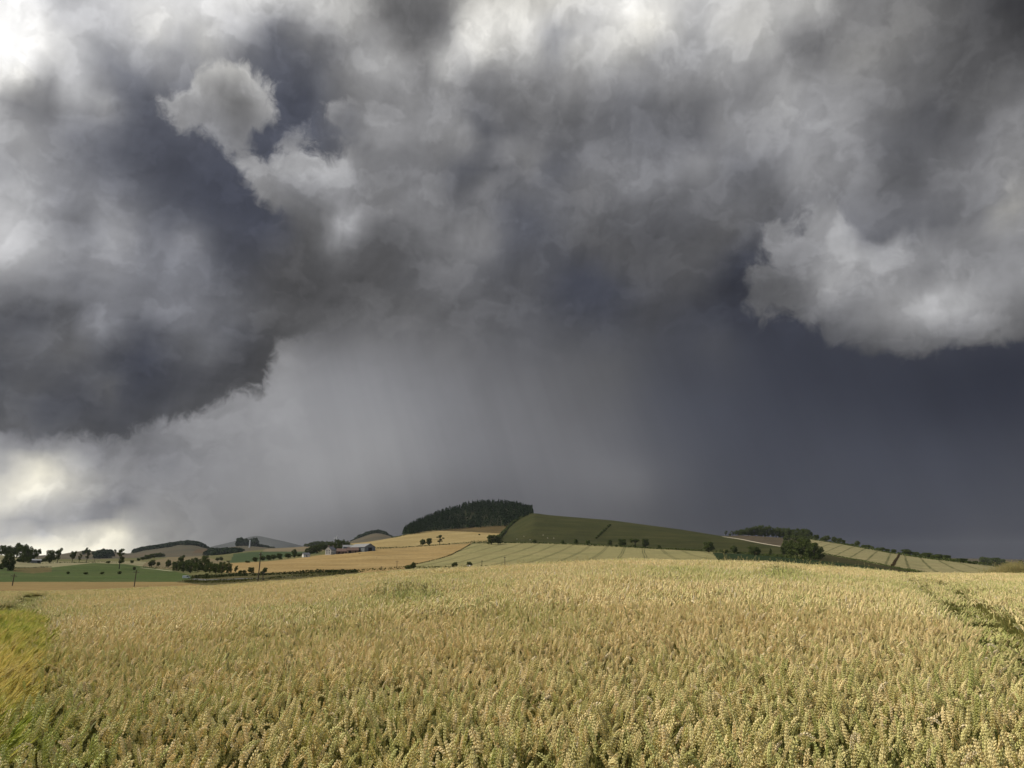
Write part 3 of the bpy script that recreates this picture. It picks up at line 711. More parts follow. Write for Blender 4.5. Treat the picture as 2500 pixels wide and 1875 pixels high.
def empty(name, loc, label=None, cat=None, group=None, rz=0.0):
    o = bpy.data.objects.new(name, None); COL.objects.link(o); o.location = loc
    o.rotation_euler = (0, 0, rz); o.empty_display_size = 0.5
    if label: o['label'] = label
    if cat: o['category'] = cat
    if group: o['group'] = group
    return o
trng = random.Random(11)
def tree(x, yb, w, h, kind, label, group=None, D=None, mat=None, name=None):
    """w, h are the apparent width and height; the land under the tree gives the distance and so its true size"""
    if D is None: p, D = hit(x, yb, 240)
    else:
        az, te = px_dir(x, yb); z = min(D * float(te), float(z_at(float(az), D)))
        p = np.array([D * sin(az), D * cos(az), z])
    m = D / F
    H = h * m * .95
    if D * float(px_dir(x, yb)[1]) > p[2] + 0.5:            # the foot is hidden by nearer land
        H += D * float(px_dir(x, yb)[1]) - p[2]
    W = w * m * (1.14 if kind in ('round', 'umbrella') else 1.0)
    if mat is None: mat = LEAF if kind not in ('big',) else LEAF_DARK
    cm, tm = proto(kind, trng.randrange(4 if kind != 'big' else 3), mat)
    nm = name or ('bush' if kind == 'bush' else 'broadleaf_tree')
    r = empty(nm, p, label, 'bush' if kind == 'bush' else 'tree', group, trng.uniform(0, 6.28))
    r.scale = (W, W, H)
    link_obj('trunk', tm, r); link_obj('crown', cm, r)
    return r
ORD = ['first', 'second', 'third', 'fourth', 'fifth', 'sixth', 'seventh', 'eighth', 'ninth', 'tenth', 'eleventh', 'twelfth', 'thirteenth', 'fourteenth', 'fifteenth', 'sixteenth', 'seventeenth', 'eighteenth', 'nineteenth', 'twentieth']
def row(txt, what, where, group, mat=None):
    """a run of trees, left to right: x,foot,width,height,kind[,distance]"""
    items = [t.split(',') for t in txt.split()]
    n = len(items)
    order = sorted(range(n), key=lambda i: float(items[i][0]))
    for k, i in enumerate(order):
        it = items[i]
        pos = 'leftmost' if k == 0 else 'rightmost' if k == n - 1 else ORD[k]
        lab = f'{pos} {what} {where}' if pos in ('leftmost', 'rightmost') else f'{pos} {what} from the left {where}'
        kd = 'g' if it[4] == 'r' and ('wood' in where or 'clump' in where) else it[4]
        tree(float(it[0]), float(it[1]), float(it[2]), float(it[3]), {'r': 'round', 't': 'tall', 's': 'sparse', 'b': 'bush', 'u': 'umbrella', 'g': 'big'}[kd], lab, group, float(it[5]) if len(it) > 5 else None, mat)

# --- left end, wood above the cream fields
row("3,1354,20,21,r 14,1355,18,20,r 25,1357,18,22,r 40,1362,24,34,t 52,1366,22,34,r 64,1370,22,35,r 76,1369,20,28,r 91,1366,13,23,t", 'dark tree', 'in the wood above the left cream field', 'trees of the left wood', LEAF_DARK)
row("47,1372,14,10,b 58,1373,14,11,b 70,1374,12,12,b 102,1372,12,8,b 110,1371,12,8,b", 'low dark bush', 'at the foot of the left wood', 'bushes below the left wood', LEAF_DARK)
tree(19, 1393, 24, 38, 'round', 'rounded dark tree alone at the left end of the green field')
tree(3, 1390, 14, 15, 'bush', 'bush left of the rounded dark tree at the left edge', 'bushes beside the lone tree')
tree(27, 1393.5, 13, 12, 'bush', 'bush right of the rounded dark tree at the left edge', 'bushes beside the lone tree')
tree(121, 1375, 20, 29, 'round', 'fuller left tree of the pair beyond the cream field, right of the shed')
tree(139.5, 1374, 17, 32, 'tall', 'slimmer taller right tree of the pair beyond the cream field')
tree(176, 1373, 15, 25, 'tall', 'dark tree standing alone between the pair and the two slim trees')
tree(193, 1373, 12, 19, 'sparse', 'thin pale tree left of the tall slim tree behind the green field')
tree(211, 1374, 15, 33, 'sparse', 'tall slim open tree behind the green field, right of the thin pale one')
tree(291, 1388.5, 27, 45, 'sparse', 'tallest open crowned tree, standing at the back of the green field')
tree(264, 1375, 11, 6, 'bush', 'low bush just left of the tallest open crowned tree')
row("205,1354,12,10,r 215,1354,9,12,t 228,1355,9,8,r 234,1355,8,10,t 243,1355,9,13,t 250,1355,8,9,r 258,1355,10,9,r 267,1355,9,9,r 281,1352,7,10,t", 'small far tree', 'in the skyline row on the far left hill', 'skyline trees on the far left hill', LEAF_DARK)
row("166,1402,7,6,b 209,1402.5,11,6,b 249,1402,9,6,b 291.5,1401.5,11,7,b 327.5,1391.5,8,8,b", 'small round bush', 'dotted across the green field on the left', 'bushes in the green field')
tree(370, 1384, 15, 17, 'round', 'rounded tree at the right end of the green field, left of a smaller tree')
tree(386, 1383, 9, 11, 'round', 'smallest tree at the right end of the green field, between two larger ones')
tree(410, 1386.5, 14, 20, 'round', 'dense upright tree just left of the valley tree clump')
row("322,1375,9,7,b 338,1369,9,7,b 347,1367.5,9,8,r 358,1366,13,11,r 368,1364,13,12,r 378,1362.5,13,12,r 388,1361,13,12,r 397,1360,10,9,r", 'far dark tree', 'on the slope below the far wooded hill', 'trees on the slope below the far wooded hill', LEAF_DARK)
# --- valley clump in the left middle
row("430,1394,22,24,r 440,1386,18,29,t 447,1397,24,28,r 457,1384,18,18,r 464,1399,24,27,r 473,1384,20,22,r 483,1397,22,24,r 497,1394,26,37,r 512,1399,26,27,r 527,1400,24,25,r 541,1400,22,28,r 557,1399.5,18,26,r", 'leafy tree', 'in the dense valley clump behind the grass bank', 'trees of the valley clump', LEAF_DARK)
tree(505, 1405, 8, 6, 'bush', 'small dark bush in front of the valley tree clump')
tree(575.5, 1399.5, 10, 18, 'tall', 'slim upright tree just right of the valley tree clump')
tree(587, 1400, 11, 9, 'bush', 'left bush of the pair beside the slim tree by the tan field', 'bush pair')
tree(596, 1400, 12, 8, 'bush', 'right bush of the pair beside the slim tree by the tan field', 'bush pair')
tree(613, 1400, 16, 15, 'round', 'rounded bushy tree left of the tall utility pole at the tan field')
tree(646, 1400, 12, 15, 'round', 'leaning leafy tree right of the tall utility pole at the tan field')
tree(639, 1400.5, 10, 7, 'bush', 'low bush leaning at the foot of the tree right of the tall pole')
tree(531, 1370, 10, 9, 'round', 'left tree of the pair in the pale strip beyond the valley clump', 'pair of trees in the pale strip')
tree(539.5, 1369, 9, 10, 'round', 'right tree of the pair in the pale strip beyond the valley clump', 'pair of trees in the pale strip')
tree(557, 1372.5, 8, 4, 'bush', 'small bush right of the pair of trees in the pale strip')
row("604,1374,13,6,b 622,1372,15,12,r 640,1369,16,13,r 655,1368,16,13,r 668,1367,15,14,r 682,1366,15,15,r 703,1363,18,13,r 718,1361,12,10,r 729,1359,14,9,b 740,1357,12,9,b", 'dark hedgerow tree', 'on the tan field edge left of the farm', 'hedgerow trees left of the farm', LEAF_DARK)
tree(718, 1357, 15, 17, 'round', 'tall rounded tree rising behind the hedgerow line left of the farm')
# --- round the farm
row("748,1335.5,13,9,r 758,1335.5,13,12,r 768,1334.5,13,14,r 778,1333,13,13,r 787,1331,10,12,r", 'skyline tree', 'in the small wood up behind the farm trees', 'skyline trees behind the farm', LEAF_DARK)
row("752,1353,17,15,r 762,1352,19,21,r 773,1351,19,23,r 785,1346,20,22,r 797,1343,20,23,r 810,1345,20,25,r 822,1345,20,29,r 834,1345,20,29,r 846,1341,17,22,r", 'dense dark tree', 'in the wood behind the white farmhouse', 'trees of the farm wood', LEAF_DARK)
# --- golden field and the hill
tree(1032, 1331.8, 17, 17, 'round', 'left tree of the touching pair on the golden field hedge', 'touching pair on the golden field')
tree(1047.5, 1331, 16, 18, 'round', 'right tree of the touching pair on the golden field hedge', 'touching pair on the golden field')
tree(1073.5, 1330, 24, 25, 'sparse', 'open branched tree right of the touching pair on the golden field hedge')
tree(1170, 1306.5, 6, 4, 'bush', 'single tiny dark bush out in the golden field below the conifer wood')
tree(1200, 1329.5, 26, 25, 'round', 'broad leafy tree at the right end of the golden field')
tree(1216, 1329, 18, 23, 'round', 'leafy tree leaning against the broad one at the pasture corner')
tree(1226, 1328, 9, 17, 'sparse', 'thin tree at the bottom left corner of the pasture')
row("1305,1326.5,13,11,b 1374,1329,10,12,b 1406,1330,13,16,r 1435,1331,12,13,b 1489,1332.5,14,15,r 1519,1335.5,21,21,r 1551,1336.5,24,23,u 1576,1337,18,23,r 1609,1339,10,10,b 1731,1348.5,27,27,r 1771,1351,18,10,b 1793,1351.5,19,21,r 1843,1355.5,31,23,r 1882,1357.5,9,20,t 1913,1360,15,25,t", 'dark tree', 'along the hedge under the pasture', 'trees in the hedge under the pasture', LEAF_DARK)
tree(1548, 1336.5, 9, 8, 'bush', 'bush beneath the umbrella shaped tree in the pasture hedge', None, None, LEAF_DARK)
# --- big clump in front of the right-hand hill
tree(1927, 1352, 36, 34, 'big', 'leftmost dense tree of the big dark clump right of the pasture', 'big dark clump')
tree(1946, 1362, 48, 46, 'big', 'large middle left tree of the big dark clump right of the pasture', 'big dark clump')
tree(1969, 1365, 52, 49, 'big', 'tallest broad tree in the middle of the big dark clump', 'big dark clump')
tree(1990, 1367.5, 42, 42, 'big', 'rightmost rounded tree of the big dark clump beside the striped field', 'big dark clump')
row("1772,1307.5,12,12,s 1782,1307.5,8,6,b 1789,1307.5,14,12,s 1803,1307.5,18,14,r 1814,1307.5,18,16,r 1828,1307.5,22,20,r 1843,1307.5,24,24,r 1858,1307.5,26,26,r 1875,1307.5,24,25,r 1895,1308.5,24,22,r 1912,1310,24,22,r 1928,1311,22,23,r 1945,1312,24,22,r 1960,1313.5,22,23,r 1974,1315,20,24,r", 'dark tree', 'in the hilltop wood right of the pasture', 'trees of the right hilltop wood', LEAF_DARK)
row("1922,1319,22,12,b 1943,1320,24,13,b 1964,1320,24,12,b", 'low thorn bush', 'between the hilltop wood and big dark clump', 'thorn bushes below the hilltop wood', LEAF_DARK)
row("1983,1317,15,10,r 1993.5,1318,13,13,r 2006,1319,8,7,b 2018,1322,19,15,r 2038,1325,14,15,r 2050,1327,15,13,r 2060,1329,10,11,r 2068,1331,10,5,b 2080,1333,13,6,b 2094,1334,14,14,r 2108,1337,11,8,b 2120,1339,17,9,r 2130,1342,9,8,b 2143,1343,9,7,b 2154,1345,15,9,r 2167,1347,15,7,b 2182.5,1349,13,9,r", 'dark tree', 'in the upper row behind the striped field', 'trees behind the striped field', LEAF_DARK)
row("2215,1355,25,14,r 2237,1357,17,10,r 2251,1360,13,8,b 2266,1362,23,12,r 2279,1364,13,10,b 2294,1366,21,13,r 2312,1368,20,12,r 2333,1371,21,7,b 2352,1374,21,10,r 2367,1376,12,7,b 2380,1377.5,13,8,b 2403,1378.5,20,18,r 2418,1380,20,17,r 2433,1381.5,20,18,r 2446,1383,19,17,r 2459,1385,14,12,r 2494,1386,11,17,r", 'dark tree', 'in the lower row behind the striped field', 'trees behind the striped field', LEAF_DARK)
# --- along the near boundary, feet hidden by the crest of the wheat
tree(998, 1390, 24, 11, 'bush', 'long low bush by the foot of the pale barley field', None, 400)
tree(1009, 1390, 14, 19, 'round', 'rounded bush standing taller at the right of the long low bush', None, 410)
tree(1110, 1386, 15, 15, 'round', 'lone rounded bush at the near edge of the pale barley field', None, 430)
tree(1146, 1385, 17, 15, 'round', 'squat bushy tree right of the lone rounded bush, sheep below it', None, 430)
tree(1135, 1385.5, 9, 5, 'bush', 'small low bush left of the squat bushy tree', None, 430)
tree(1175, 1384, 6, 5, 'bush', 'tiny bush at the foot of the short pole by the barley', None, 430)
tree(1188, 1383.5, 11, 4, 'bush', 'flat little bush right of the short pole by the barley', None, 430)

# --- hedges
def hedge(path, px_h, label, mat=LEAF_HEDGE, D=None, wid=1.6, dens=5.0, name='hedge', cat='hedge', ragged=0.35, group=None):
    rng = np.random.default_rng(int(sum(path[0]) * 7))
    pts = []
    for x, y in path:
        if D is None: p, d = hit(x, y, 200)
        else:
            az, te = px_dir(x, y); p = np.array([D * sin(az), D * cos(az), 0.0])
        pts.append(p)
    pts = np.array(pts); seg = np.linalg.norm(np.diff(pts[:, :2], axis=0), axis=1); L = np.concatenate([[0], np.cumsum(seg)])
    n = int(L[-1] * dens) + 20
    s = rng.uniform(0, L[-1], n)
    X = np.interp(s, L, pts[:, 0]); Y = np.interp(s, L, pts[:, 1])
    d = np.hypot(X, Y)
    H = px_h * float(np.mean(np.hypot(pts[:, 0], pts[:, 1]))) / F
    hump = 1 + ragged * (np.sin(s * .11) * .5 + np.sin(s * .043 + 1.3) * .5 + np.sin(s * .37) * .3)
    X += rng.normal(0, wid * .4, n); Y += rng.normal(0, wid * .4, n)
    Z = ground_z(X, Y)
    P = np.stack([X, Y, Z + H * hump * rng.uniform(0.02, 0.95, n)], 1)
    v, q = cards(rng, P, np.tile([0, -.5, .4], (n, 1)), max(H * .34, .35))
    base = pts.mean(0); v = v - base
    o = link_obj(name, mesh_np(name, v, q, mat, False)); o.location = base
    o['label'] = label; o['category'] = cat
    if group: o['group'] = group
    return o
hedge([(906, 1342), (955, 1338.5), (1005, 1336), (1090, 1329.5), (1150, 1325.5)], 3.2, 'thin dark hedge between the golden field and the tan field', dens=6)
hedge([(1150, 1325.5), (1230, 1326), (1302, 1326.5), (1340, 1327.5), (1492, 1334.5), (1620, 1341), (1760, 1348.5), (1833, 1354), (1928, 1362), (1975, 1367)], 4.6, 'long dark hedge along the foot of the pasture', LEAF_DARK, dens=7)
hedge([(1213, 1318), (1225, 1307), (1239, 1290), (1262, 1271), (1285, 1259), (1299, 1252)], 6, 'hedge climbing the left side of the pasture to the wood', LEAF_DARK, dens=8)
row("1456,1315,8,6,b 1461,1310.5,9,6,b 1466,1306,8,7,b 1470,1302,9,6,b 1475,1297.5,9,7,b 1480,1292.5,8,6,b 1485,1287.5,9,7,b 1489,1284,8,6,b", 'scrub bush', 'in the diagonal dark strip across the pasture', 'scrub strip across the pasture', LEAF_DARK)
hedge([(2008, 1352.5), (2060, 1362), (2120, 1373.5), (2180, 1385), (2251, 1398.5)], 3.0, 'low dark hedge under the striped field on the right', LEAF_DARK, dens=6)
hedge([(2178, 1384), (2186, 1371), (2193, 1360), (2198, 1352.5)], 2.2, 'brown hedge dividing the striped field on the right', LEAF_DRY, dens=7, wid=.9)
hedge([(0, 1364), (45, 1371.5), (110, 1376), (170, 1374), (228, 1374), (300, 1374)], 2.4, 'thin hedge under the left wood and the pair of trees', LEAF_DARK, dens=4)
hedge([(34, 1387.5), (75, 1387.5), (125, 1384.5)], 2.0, 'low hedge along the lower edge of the cream field', LEAF_HEDGE, dens=4)
hedge([(1150, 1328.5), (1125, 1343), (1097, 1357), (1055, 1369), (1017, 1377.5), (985, 1384)], 1.6, 'thin boundary hedge between the tan field and the pale barley field', LEAF_HEDGE, dens=4)
hedge([(350, 1386.5), (385, 1387.5), (425, 1389)], 3.0, 'short hedge below the three trees at the end of the green field', LEAF_DARK, dens=5)
hedge([(470, 1412), (540, 1409), (600, 1406.5), (720, 1401.5), (800, 1397.5), (870, 1398)], 6, 'upper dark overgrown hedge on the roadside bank', LEAF_HEDGE, dens=12, wid=3)
hedge([(455, 1421), (520, 1421.5), (600, 1419), (680, 1413), (760, 1407), (840, 1401)], 5, 'lower overgrown hedge on the roadside bank', LEAF_BANK, dens=12, wid=3)
hedge([(872, 1400), (930, 1394.5), (985, 1389), (1050, 1387.5), (1110, 1387)], 5, 'rough grassy hedge along the near foot of the pale barley field', LEAF_BANK, D=430, dens=8)
hedge([(1975, 1317), (2061, 1330), (2120, 1341), (2194, 1354)], 3.6, 'dark hedge below the upper tree row of the striped field', LEAF_DARK, dens=5)
hedge([(2194, 1354), (2327, 1371.5), (2440, 1385)], 4.5, 'dark hedge below the lower tree row of the striped field', LEAF_DARK, dens=6)
hedge([(955, 1314), (980, 1309), (1005, 1304.5)], 2.4, 'thin skyline hedge left of the conifer wood', LEAF_DARK, dens=4)

# --- woods that read as one mass
def wood(name, outline, spacing, hgt, wid, label, mat, dr, conifer=True, seed=3):
    rng = np.random.default_rng(seed)
    P = np.array([[float(v) for v in t.split(',')] for t in outline.split()])
    d0, d1 = dr
    a0 = float(px_dir(P[:, 0].min(), 1320)[0]); a1 = float(px_dir(P[:, 0].max(), 1320)[0])
    n = int((a1 - a0) * (d1 ** 2 - d0 ** 2) / 2 / spacing ** 2)
    az = rng.uniform(a0, a1, n); D = np.sqrt(rng.uniform(d0 ** 2, d1 ** 2, n))
    Z = z_at(az, D); px, py = dir_px(az, Z / D)
    ok = inside(P, px, py)
    az, D, Z = az[ok], D[ok], Z[ok]
    parts = []
    for a, d, z in zip(az, D, Z):
        h = hgt * rng.uniform(.6, 1.2); w = wid * rng.uniform(.8, 1.2)
        k = 34
        t = rng.uniform(0.05, 1, k) ** (0.8)
        ang = rng.uniform(0, 2 * pi, k)
        if conifer: r = w * .5 * (1.03 - t); 
        else: r = w * .5 * np.sqrt(np.clip(1 - (t * 2 - 1.05) ** 2, 0.02, 1))
        pts = np.stack([d * sin(a) + r * np.cos(ang), d * cos(a) + r * np.sin(ang), z + h * t], 1)
        nn = np.stack([np.cos(ang), np.sin(ang), np.full(k, .6)], 1)
        parts.append(cards(rng, pts, nn, w * (.20 if conifer else .26), .5))
        if conifer:
            parts.append((np.array([[d * sin(a) - .5, d * cos(a), z + h * .8], [d * sin(a) + .5, d * cos(a), z + h * .8], [d * sin(a) + .05, d * cos(a), z + h * 1.1], [d * sin(a) - .05, d * cos(a), z + h * 1.1]]), np.array([[0, 1, 2, 3]])))
    v, q = join(parts)
    o = link_obj(name, mesh_np(name, v, q, mat, False)); o['kind'] = 'stuff'; o['label'] = label; o['category'] = 'wood'
    return o
wood('conifer_wood', "982,1305 1024,1278 1083,1250 1150,1232 1203,1228 1264,1234 1302,1248 1300,1256 1262,1272 1239,1286 1131,1291 1055,1297 1000,1306", 7.2, 14, 6.4, 'dense dark conifer wood covering the top of the main hill', LEAF_PINE, (1285, 1640))
wood('far_wood', "320,1357 330,1345 420,1331 457,1325 482,1328 510,1342 500,1343 475,1334 440,1330 410,1336 375,1345 330,1356", 12, 9, 13, 'dark wood along the top of the far left hill', LEAF_PINE, (2800, 3300), False, 4)
wood('far_wood', "850,1330 880,1311 910,1299 930,1298 956,1314 935,1311 905,1310 880,1317 857,1328", 12, 9, 12, 'dark wood capping the small round hill behind the farm', LEAF_PINE, (2800, 3300), False, 5)
wood('far_wood', "575,1338 582,1331 605,1329 605,1338", 12, 26, 16, 'dark tree clump left of the white tower', LEAF_PINE, (3000, 3220), False, 6)
wood('far_wood', "611,1338 611,1329 628,1332 628,1340", 11, 28, 16, 'dark tree clump right of the white tower', LEAF_PINE, (3000, 3220), False, 7)
wood('far_wood', "628,1344 632,1336 672,1343 672,1347", 14, 10, 16, 'low dark wood trailing right from the tower hill', LEAF_PINE, (2800, 3220), False, 8)
wood('far_wood', "500,1356 520,1346 560,1347 600,1348 580,1355 540,1357", 14, 9, 16, 'low blue grey wood below the tower hill', LEAF_PINE, (1900, 3000), False, 9)
wood('far_wood', "235,1364 240,1352 275,1352 275,1362", 14, 12, 15, 'pale dark mass of far trees under the skyline row', LEAF_PINE, (1950, 3200), False, 10)

# --- poles
WOODPOLE = plain_mat('weathered_pole_wood', (.12, .095, .065), (.08, .065, .045), 4.0)
METAL = plain_mat('dull_metal', (.25, .26, .27), None, 3.0, 0.5)
def box(x0, x1, y0, y1, z0, z1):
    v = np.array([(x, y, z) for x in (x0, x1) for y in (y0, y1) for z in (z0, z1)], float)
    return v, np.array([(0, 1, 3, 2), (4, 6, 7, 5), (0, 4, 5, 1), (2, 3, 7, 6), (0, 2, 6, 4), (1, 5, 7, 3)])
def utility_pole(x, yb, yt, label, D, arm=1.0, lean=0.0):
    az, te = px_dir(x, yb); az = float(az); z = float(z_at(az, D))
    p = (D * sin(az), D * cos(az), z)
    top = D * float(px_dir(x, yt)[1]); H = top - z
    r = empty('utility_pole', p, label, 'utility pole', 'utility poles across the fields', -az)
    r.rotation_euler = (0, lean, -az)
    v, q = tube([(0, 0, -.4), (0, 0, H * .5), (0, 0, H)], [.19, .16, .13], 8); link_obj('pole', mesh_np('pole', v, q, WOODPOLE), r)
    v, q = box(-arm, arm, -.06, .06, H - .75, H - .58); link_obj('crossarm', mesh_np('crossarm', v, q, WOODPOLE, False), r)
    for s in (-.85, 0, .85):
        v, q = tube([(s * arm, 0, H - .58), (s * arm, 0, H - .42), (s * arm, 0, H - .34)], [.05, .07, .02], 6); link_obj('insulator', mesh_np('insulator', v, q, METAL), r)
    return r
utility_pole(27.5, 1446, 1401, 'wooden utility pole at far left, standing in the stubble strip', 300, .9, .035)
utility_pole(326.5, 1440, 1392, 'wooden utility pole in the stubble strip below the green field', 300, .9, .035)
utility_pole(629, 1424, 1348, 'tallest wooden utility pole, rising by the roadside bank', 232, .5, .03)
utility_pole(641, 1421, 1394, 'short pole just right of the tallest utility pole', 300, .4)
utility_pole(877.6, 1366, 1350, 'utility pole in the tan field just below the grey barn', 760)
utility_pole(919, 1378, 1361, 'utility pole in the middle of the tan field', 680)
utility_pole(931, 1392, 1382, 'low pole at the bottom edge of the tan field', 480, .9)
utility_pole(969, 1386, 1369, 'utility pole just left of the long low bush', 520)
utility_pole(1176.5, 1381, 1367.5, 'shorter utility pole in the pale barley field', 480, .7)
utility_pole(1232.5, 1380, 1358.5, 'taller utility pole in the pale barley field, right of the shorter one', 440, .7)
utility_pole(230, 1374, 1361.5, 'thin far pole between the slim tree and the tallest open tree', 880, .7)

# --- buildings
WHITEWASH = plain_mat('whitewashed_wall', (.74, .72, .68), (.62, .60, .56), 0.8)
STONE = plain_mat('grey_stone', (.26, .235, .205), (.18, .165, .15), 1.2)
SLATE = plain_mat('slate_roof', (.16, .165, .18), (.11, .115, .125), 1.5, .6)
PANTILE = plain_mat('red_pantile_roof', (.17, .105, .085), (.12, .08, .068), 1.0)
REDSTONE = plain_mat('red_sandstone_wall', (.18, .125, .095), (.13, .095, .075), 1.0)
SHEET = plain_mat('corrugated_grey_sheet', (.20, .20, .205), (.15, .155, .165), .6, .6)
BLUEGREY = plain_mat('blue_grey_cladding', (.17, .19, .205), (.13, .145, .16), .8, .7)
DARK = plain_mat('dark_opening', (.015, .015, .017))
PANE = plain_mat('window_glass', (.03, .035, .04), None, 2.0, .2)
PAINT = plain_mat('white_paint', (.78, .78, .77), (.70, .70, .69), 1.0, .5)
BRICK = plain_mat('chimney_stone', (.22, .18, .15), (.16, .13, .11), 2.0)

def gable_walls(w, d, e, r):
    """open topped walls with gables at the x ends; w along x, d along y"""
    x, y = w / 2, d / 2
    v = np.array([(-x, -y, -.6), (x, -y, -.6), (x, y, -.6), (-x, y, -.6), (-x, -y, e), (x, -y, e), (x, y, e), (-x, y, e), (-x, 0, r), (x, 0, r)], float)
    f = [(0, 1, 5, 4), (2, 3, 7, 6), (1, 2, 6, 5), (3, 0, 4, 7), (5, 6, 9, 9), (7, 4, 8, 8)]
    return v, f
def mesh_py(name, v, f, mat):
    me = bpy.data.meshes.new(name); me.from_pydata([tuple(p) for p in v], [], [tuple(dict.fromkeys(q)) for q in f]); me.materials.append(mat); return me
def roof_slabs(w, d, e, r, over=.35, th=.22):
    x = w / 2 + over; k = (r - e) / (d / 2); y = d / 2 + over; z0 = e - over * k
    v, f = [], []
    prof = [(-y, z0), (0, r), (y, z0), (y, z0 + th), (0, r + th), (-y, z0 + th)]
    for s in (-x, x): v += [(s, a, b) for a, b in prof]
    n = 6
    for i in range(n): f.append((i, (i + 1) % n, n + (i + 1) % n, n + i))
    f += [(0, 5, 4, 1), (1, 4, 3, 2), (6, 7, 10, 11), (7, 8, 9, 10)]
    return v, f
def house_root(x, y, D, name, label, cat, rz):
    az, te = px_dir(x, y); az = float(az)
    return empty(name, (D * sin(az), D * cos(az), float(z_at(az, D))), label, cat, None, rz - az)

fh = house_root(807, 1351, 826, 'farmhouse', 'white two storey farmhouse with slate roof and chimneys in front of the dark wood', 'house', radians(58))
W_, D_, E_, R_ = 9.6, 6.6, 5.0, 7.9
link_obj('wall', mesh_py('wall', *gable_walls(W_, D_, E_, R_), WHITEWASH), fh)
rf = link_obj('roof', mesh_py('roof', *roof_slabs(W_, D_, E_, R_), SLATE), fh)
for s in (-1, 1):
    v, q = box(s * 4.35 - .45, s * 4.35 + .45, -.8, .8, R_ - .5, R_ + 1.5); link_obj('chimney', mesh_np('chimney', v, q, BRICK, False), rf)
for zz in (0.9, 3.2):
    for xx in (-3.1, -1.0, 1.2, 3.2):
        for sgn in (-1, 1):
            if zz < 1 and abs(xx - 1.2) < .1: continue
            v, q = box(xx - .5, xx + .5, sgn * (D_ / 2) - .05, sgn * (D_ / 2) + .05, zz, zz + 1.45); wn = link_obj('window', mesh_np('window', v, q, PANE, False), fh)
for zz in (0.9, 3.2):
    for yy in (-1.4, 1.4):
        v, q = box(-W_ / 2 - .05, -W_ / 2 + .05, yy - .45, yy + .45, zz, zz + 1.35); link_obj('window', mesh_np('window', v, q, PANE, False), fh)
v, q = box(.7, 1.7, -D_ / 2 - .06, -D_ / 2 + .04, 0, 2.1); link_obj('door', mesh_np('door', v, q, DARK, False), fh)
v, q = box(W_ / 2 - .02, W_ / 2 + 4.5, -2.3, 2.3, -.6, 2.8); link_obj('lean_to', mesh_np('lean_to', v, q, STONE, False), fh)

def steading(x, y, D, w, d, e, r, rz, label, doors):
    b = house_root(x, y, D, 'farm_steading', label, 'farm building', rz)
    link_obj('wall', mesh_py('wall', *gable_walls(w, d, e, r), REDSTONE), b)
    link_obj('roof', mesh_py('roof', *roof_slabs(w, d, e, r), PANTILE), b)
    for xx, ww, hh in doors:
        v, q = box(xx - ww / 2, xx + ww / 2, -d / 2 - .05, -d / 2 + .06, 0, hh); link_obj('door', mesh_np('door', v, q, DARK, False), b)
    return b
steading(838, 1350.5, 815, 13, 6, 2.4, 5.0, radians(-4), 'long low farm range with red pantile roof, right of the farmhouse', [(-4, 1.4, 2), (0, 1.0, 1.9), (3.5, 2.2, 2.1)])
steading(861, 1350.5, 806, 11, 6, 2.6, 5.3, radians(3), 'second low red roofed farm range, in front of the grey barn', [(-3, 2.4, 2.2), (2.5, 1.2, 2)])
steading(826, 1347.5, 832, 8, 5, 2.4, 5.0, radians(80), 'short red roofed wing gable on, just right of the farmhouse', [(0, 1.2, 2)])

bn = house_root(885, 1347, 815, 'barn', 'large grey sheet roofed barn with blue grey gable at the right end of the farm', 'barn', radians(-52))
link_obj('wall', mesh_py('wall', *gable_walls(24, 14, 4.2, 7.6), BLUEGREY), bn)
link_obj('roof', mesh_py('roof', *roof_slabs(24, 14, 4.2, 7.6), SHEET), bn)
v, q = box(11.96, 12.06, -2.2, 2.6, 0, 3.8); link_obj('door', mesh_np('door', v, q, DARK, False), bn)
for yy in (-7.05,):
    for xx in (-8, -2, 4):
        v, q = box(xx - 2, xx + 2, yy - .03, yy + .08, 0, 3.2); link_obj('door', mesh_np('door', v, q, DARK, False), bn)
bn2 = house_root(867, 1344, 838, 'open_shed', 'long pale grey lean roofed shed behind the red farm ranges', 'shed', radians(6))
link_obj('wall', mesh_py('wall', *gable_walls(26, 10, 4.6, 6.6), BLUEGREY), bn2)
link_obj('roof', mesh_py('roof', *roof_slabs(26, 10, 4.6, 6.6), SHEET), bn2)

sh = house_root(86, 1375, 850, 'field_shed', 'low grey shed with shallow roof beside the left wood', 'shed', radians(6))
link_obj('wall', mesh_py('wall', *gable_walls(8.6, 5, 2.4, 3.5), SHEET), sh)
link_obj('roof', mesh_py('roof', *roof_slabs(8.6, 5, 2.4, 3.5), METAL), sh)
v, q = box(1.2, 3.4, -2.56, -2.44, 0, 2.1); link_obj('door', mesh_np('door', v, q, DARK, False), sh)
ct = house_root(747, 1357.5, 800, 'cottage', 'tiny grey roofed cottage half hidden left of the farm wood', 'house', radians(20))
link_obj('wall', mesh_py('wall', *gable_walls(6.5, 4.5, 2.3, 4.1), WHITEWASH), ct)
rf = link_obj('roof', mesh_py('roof', *roof_slabs(6.5, 4.5, 2.3, 4.1), SLATE), ct)
v, q = box(2.4, 3.0, -.4, .4, 3.6, 5.0); link_obj('chimney', mesh_np('chimney', v, q, BRICK, False), rf)
v, q = box(-.5, .4, -2.3, -2.2, 0, 1.9); link_obj('door', mesh_np('door', v, q, DARK, False), ct)

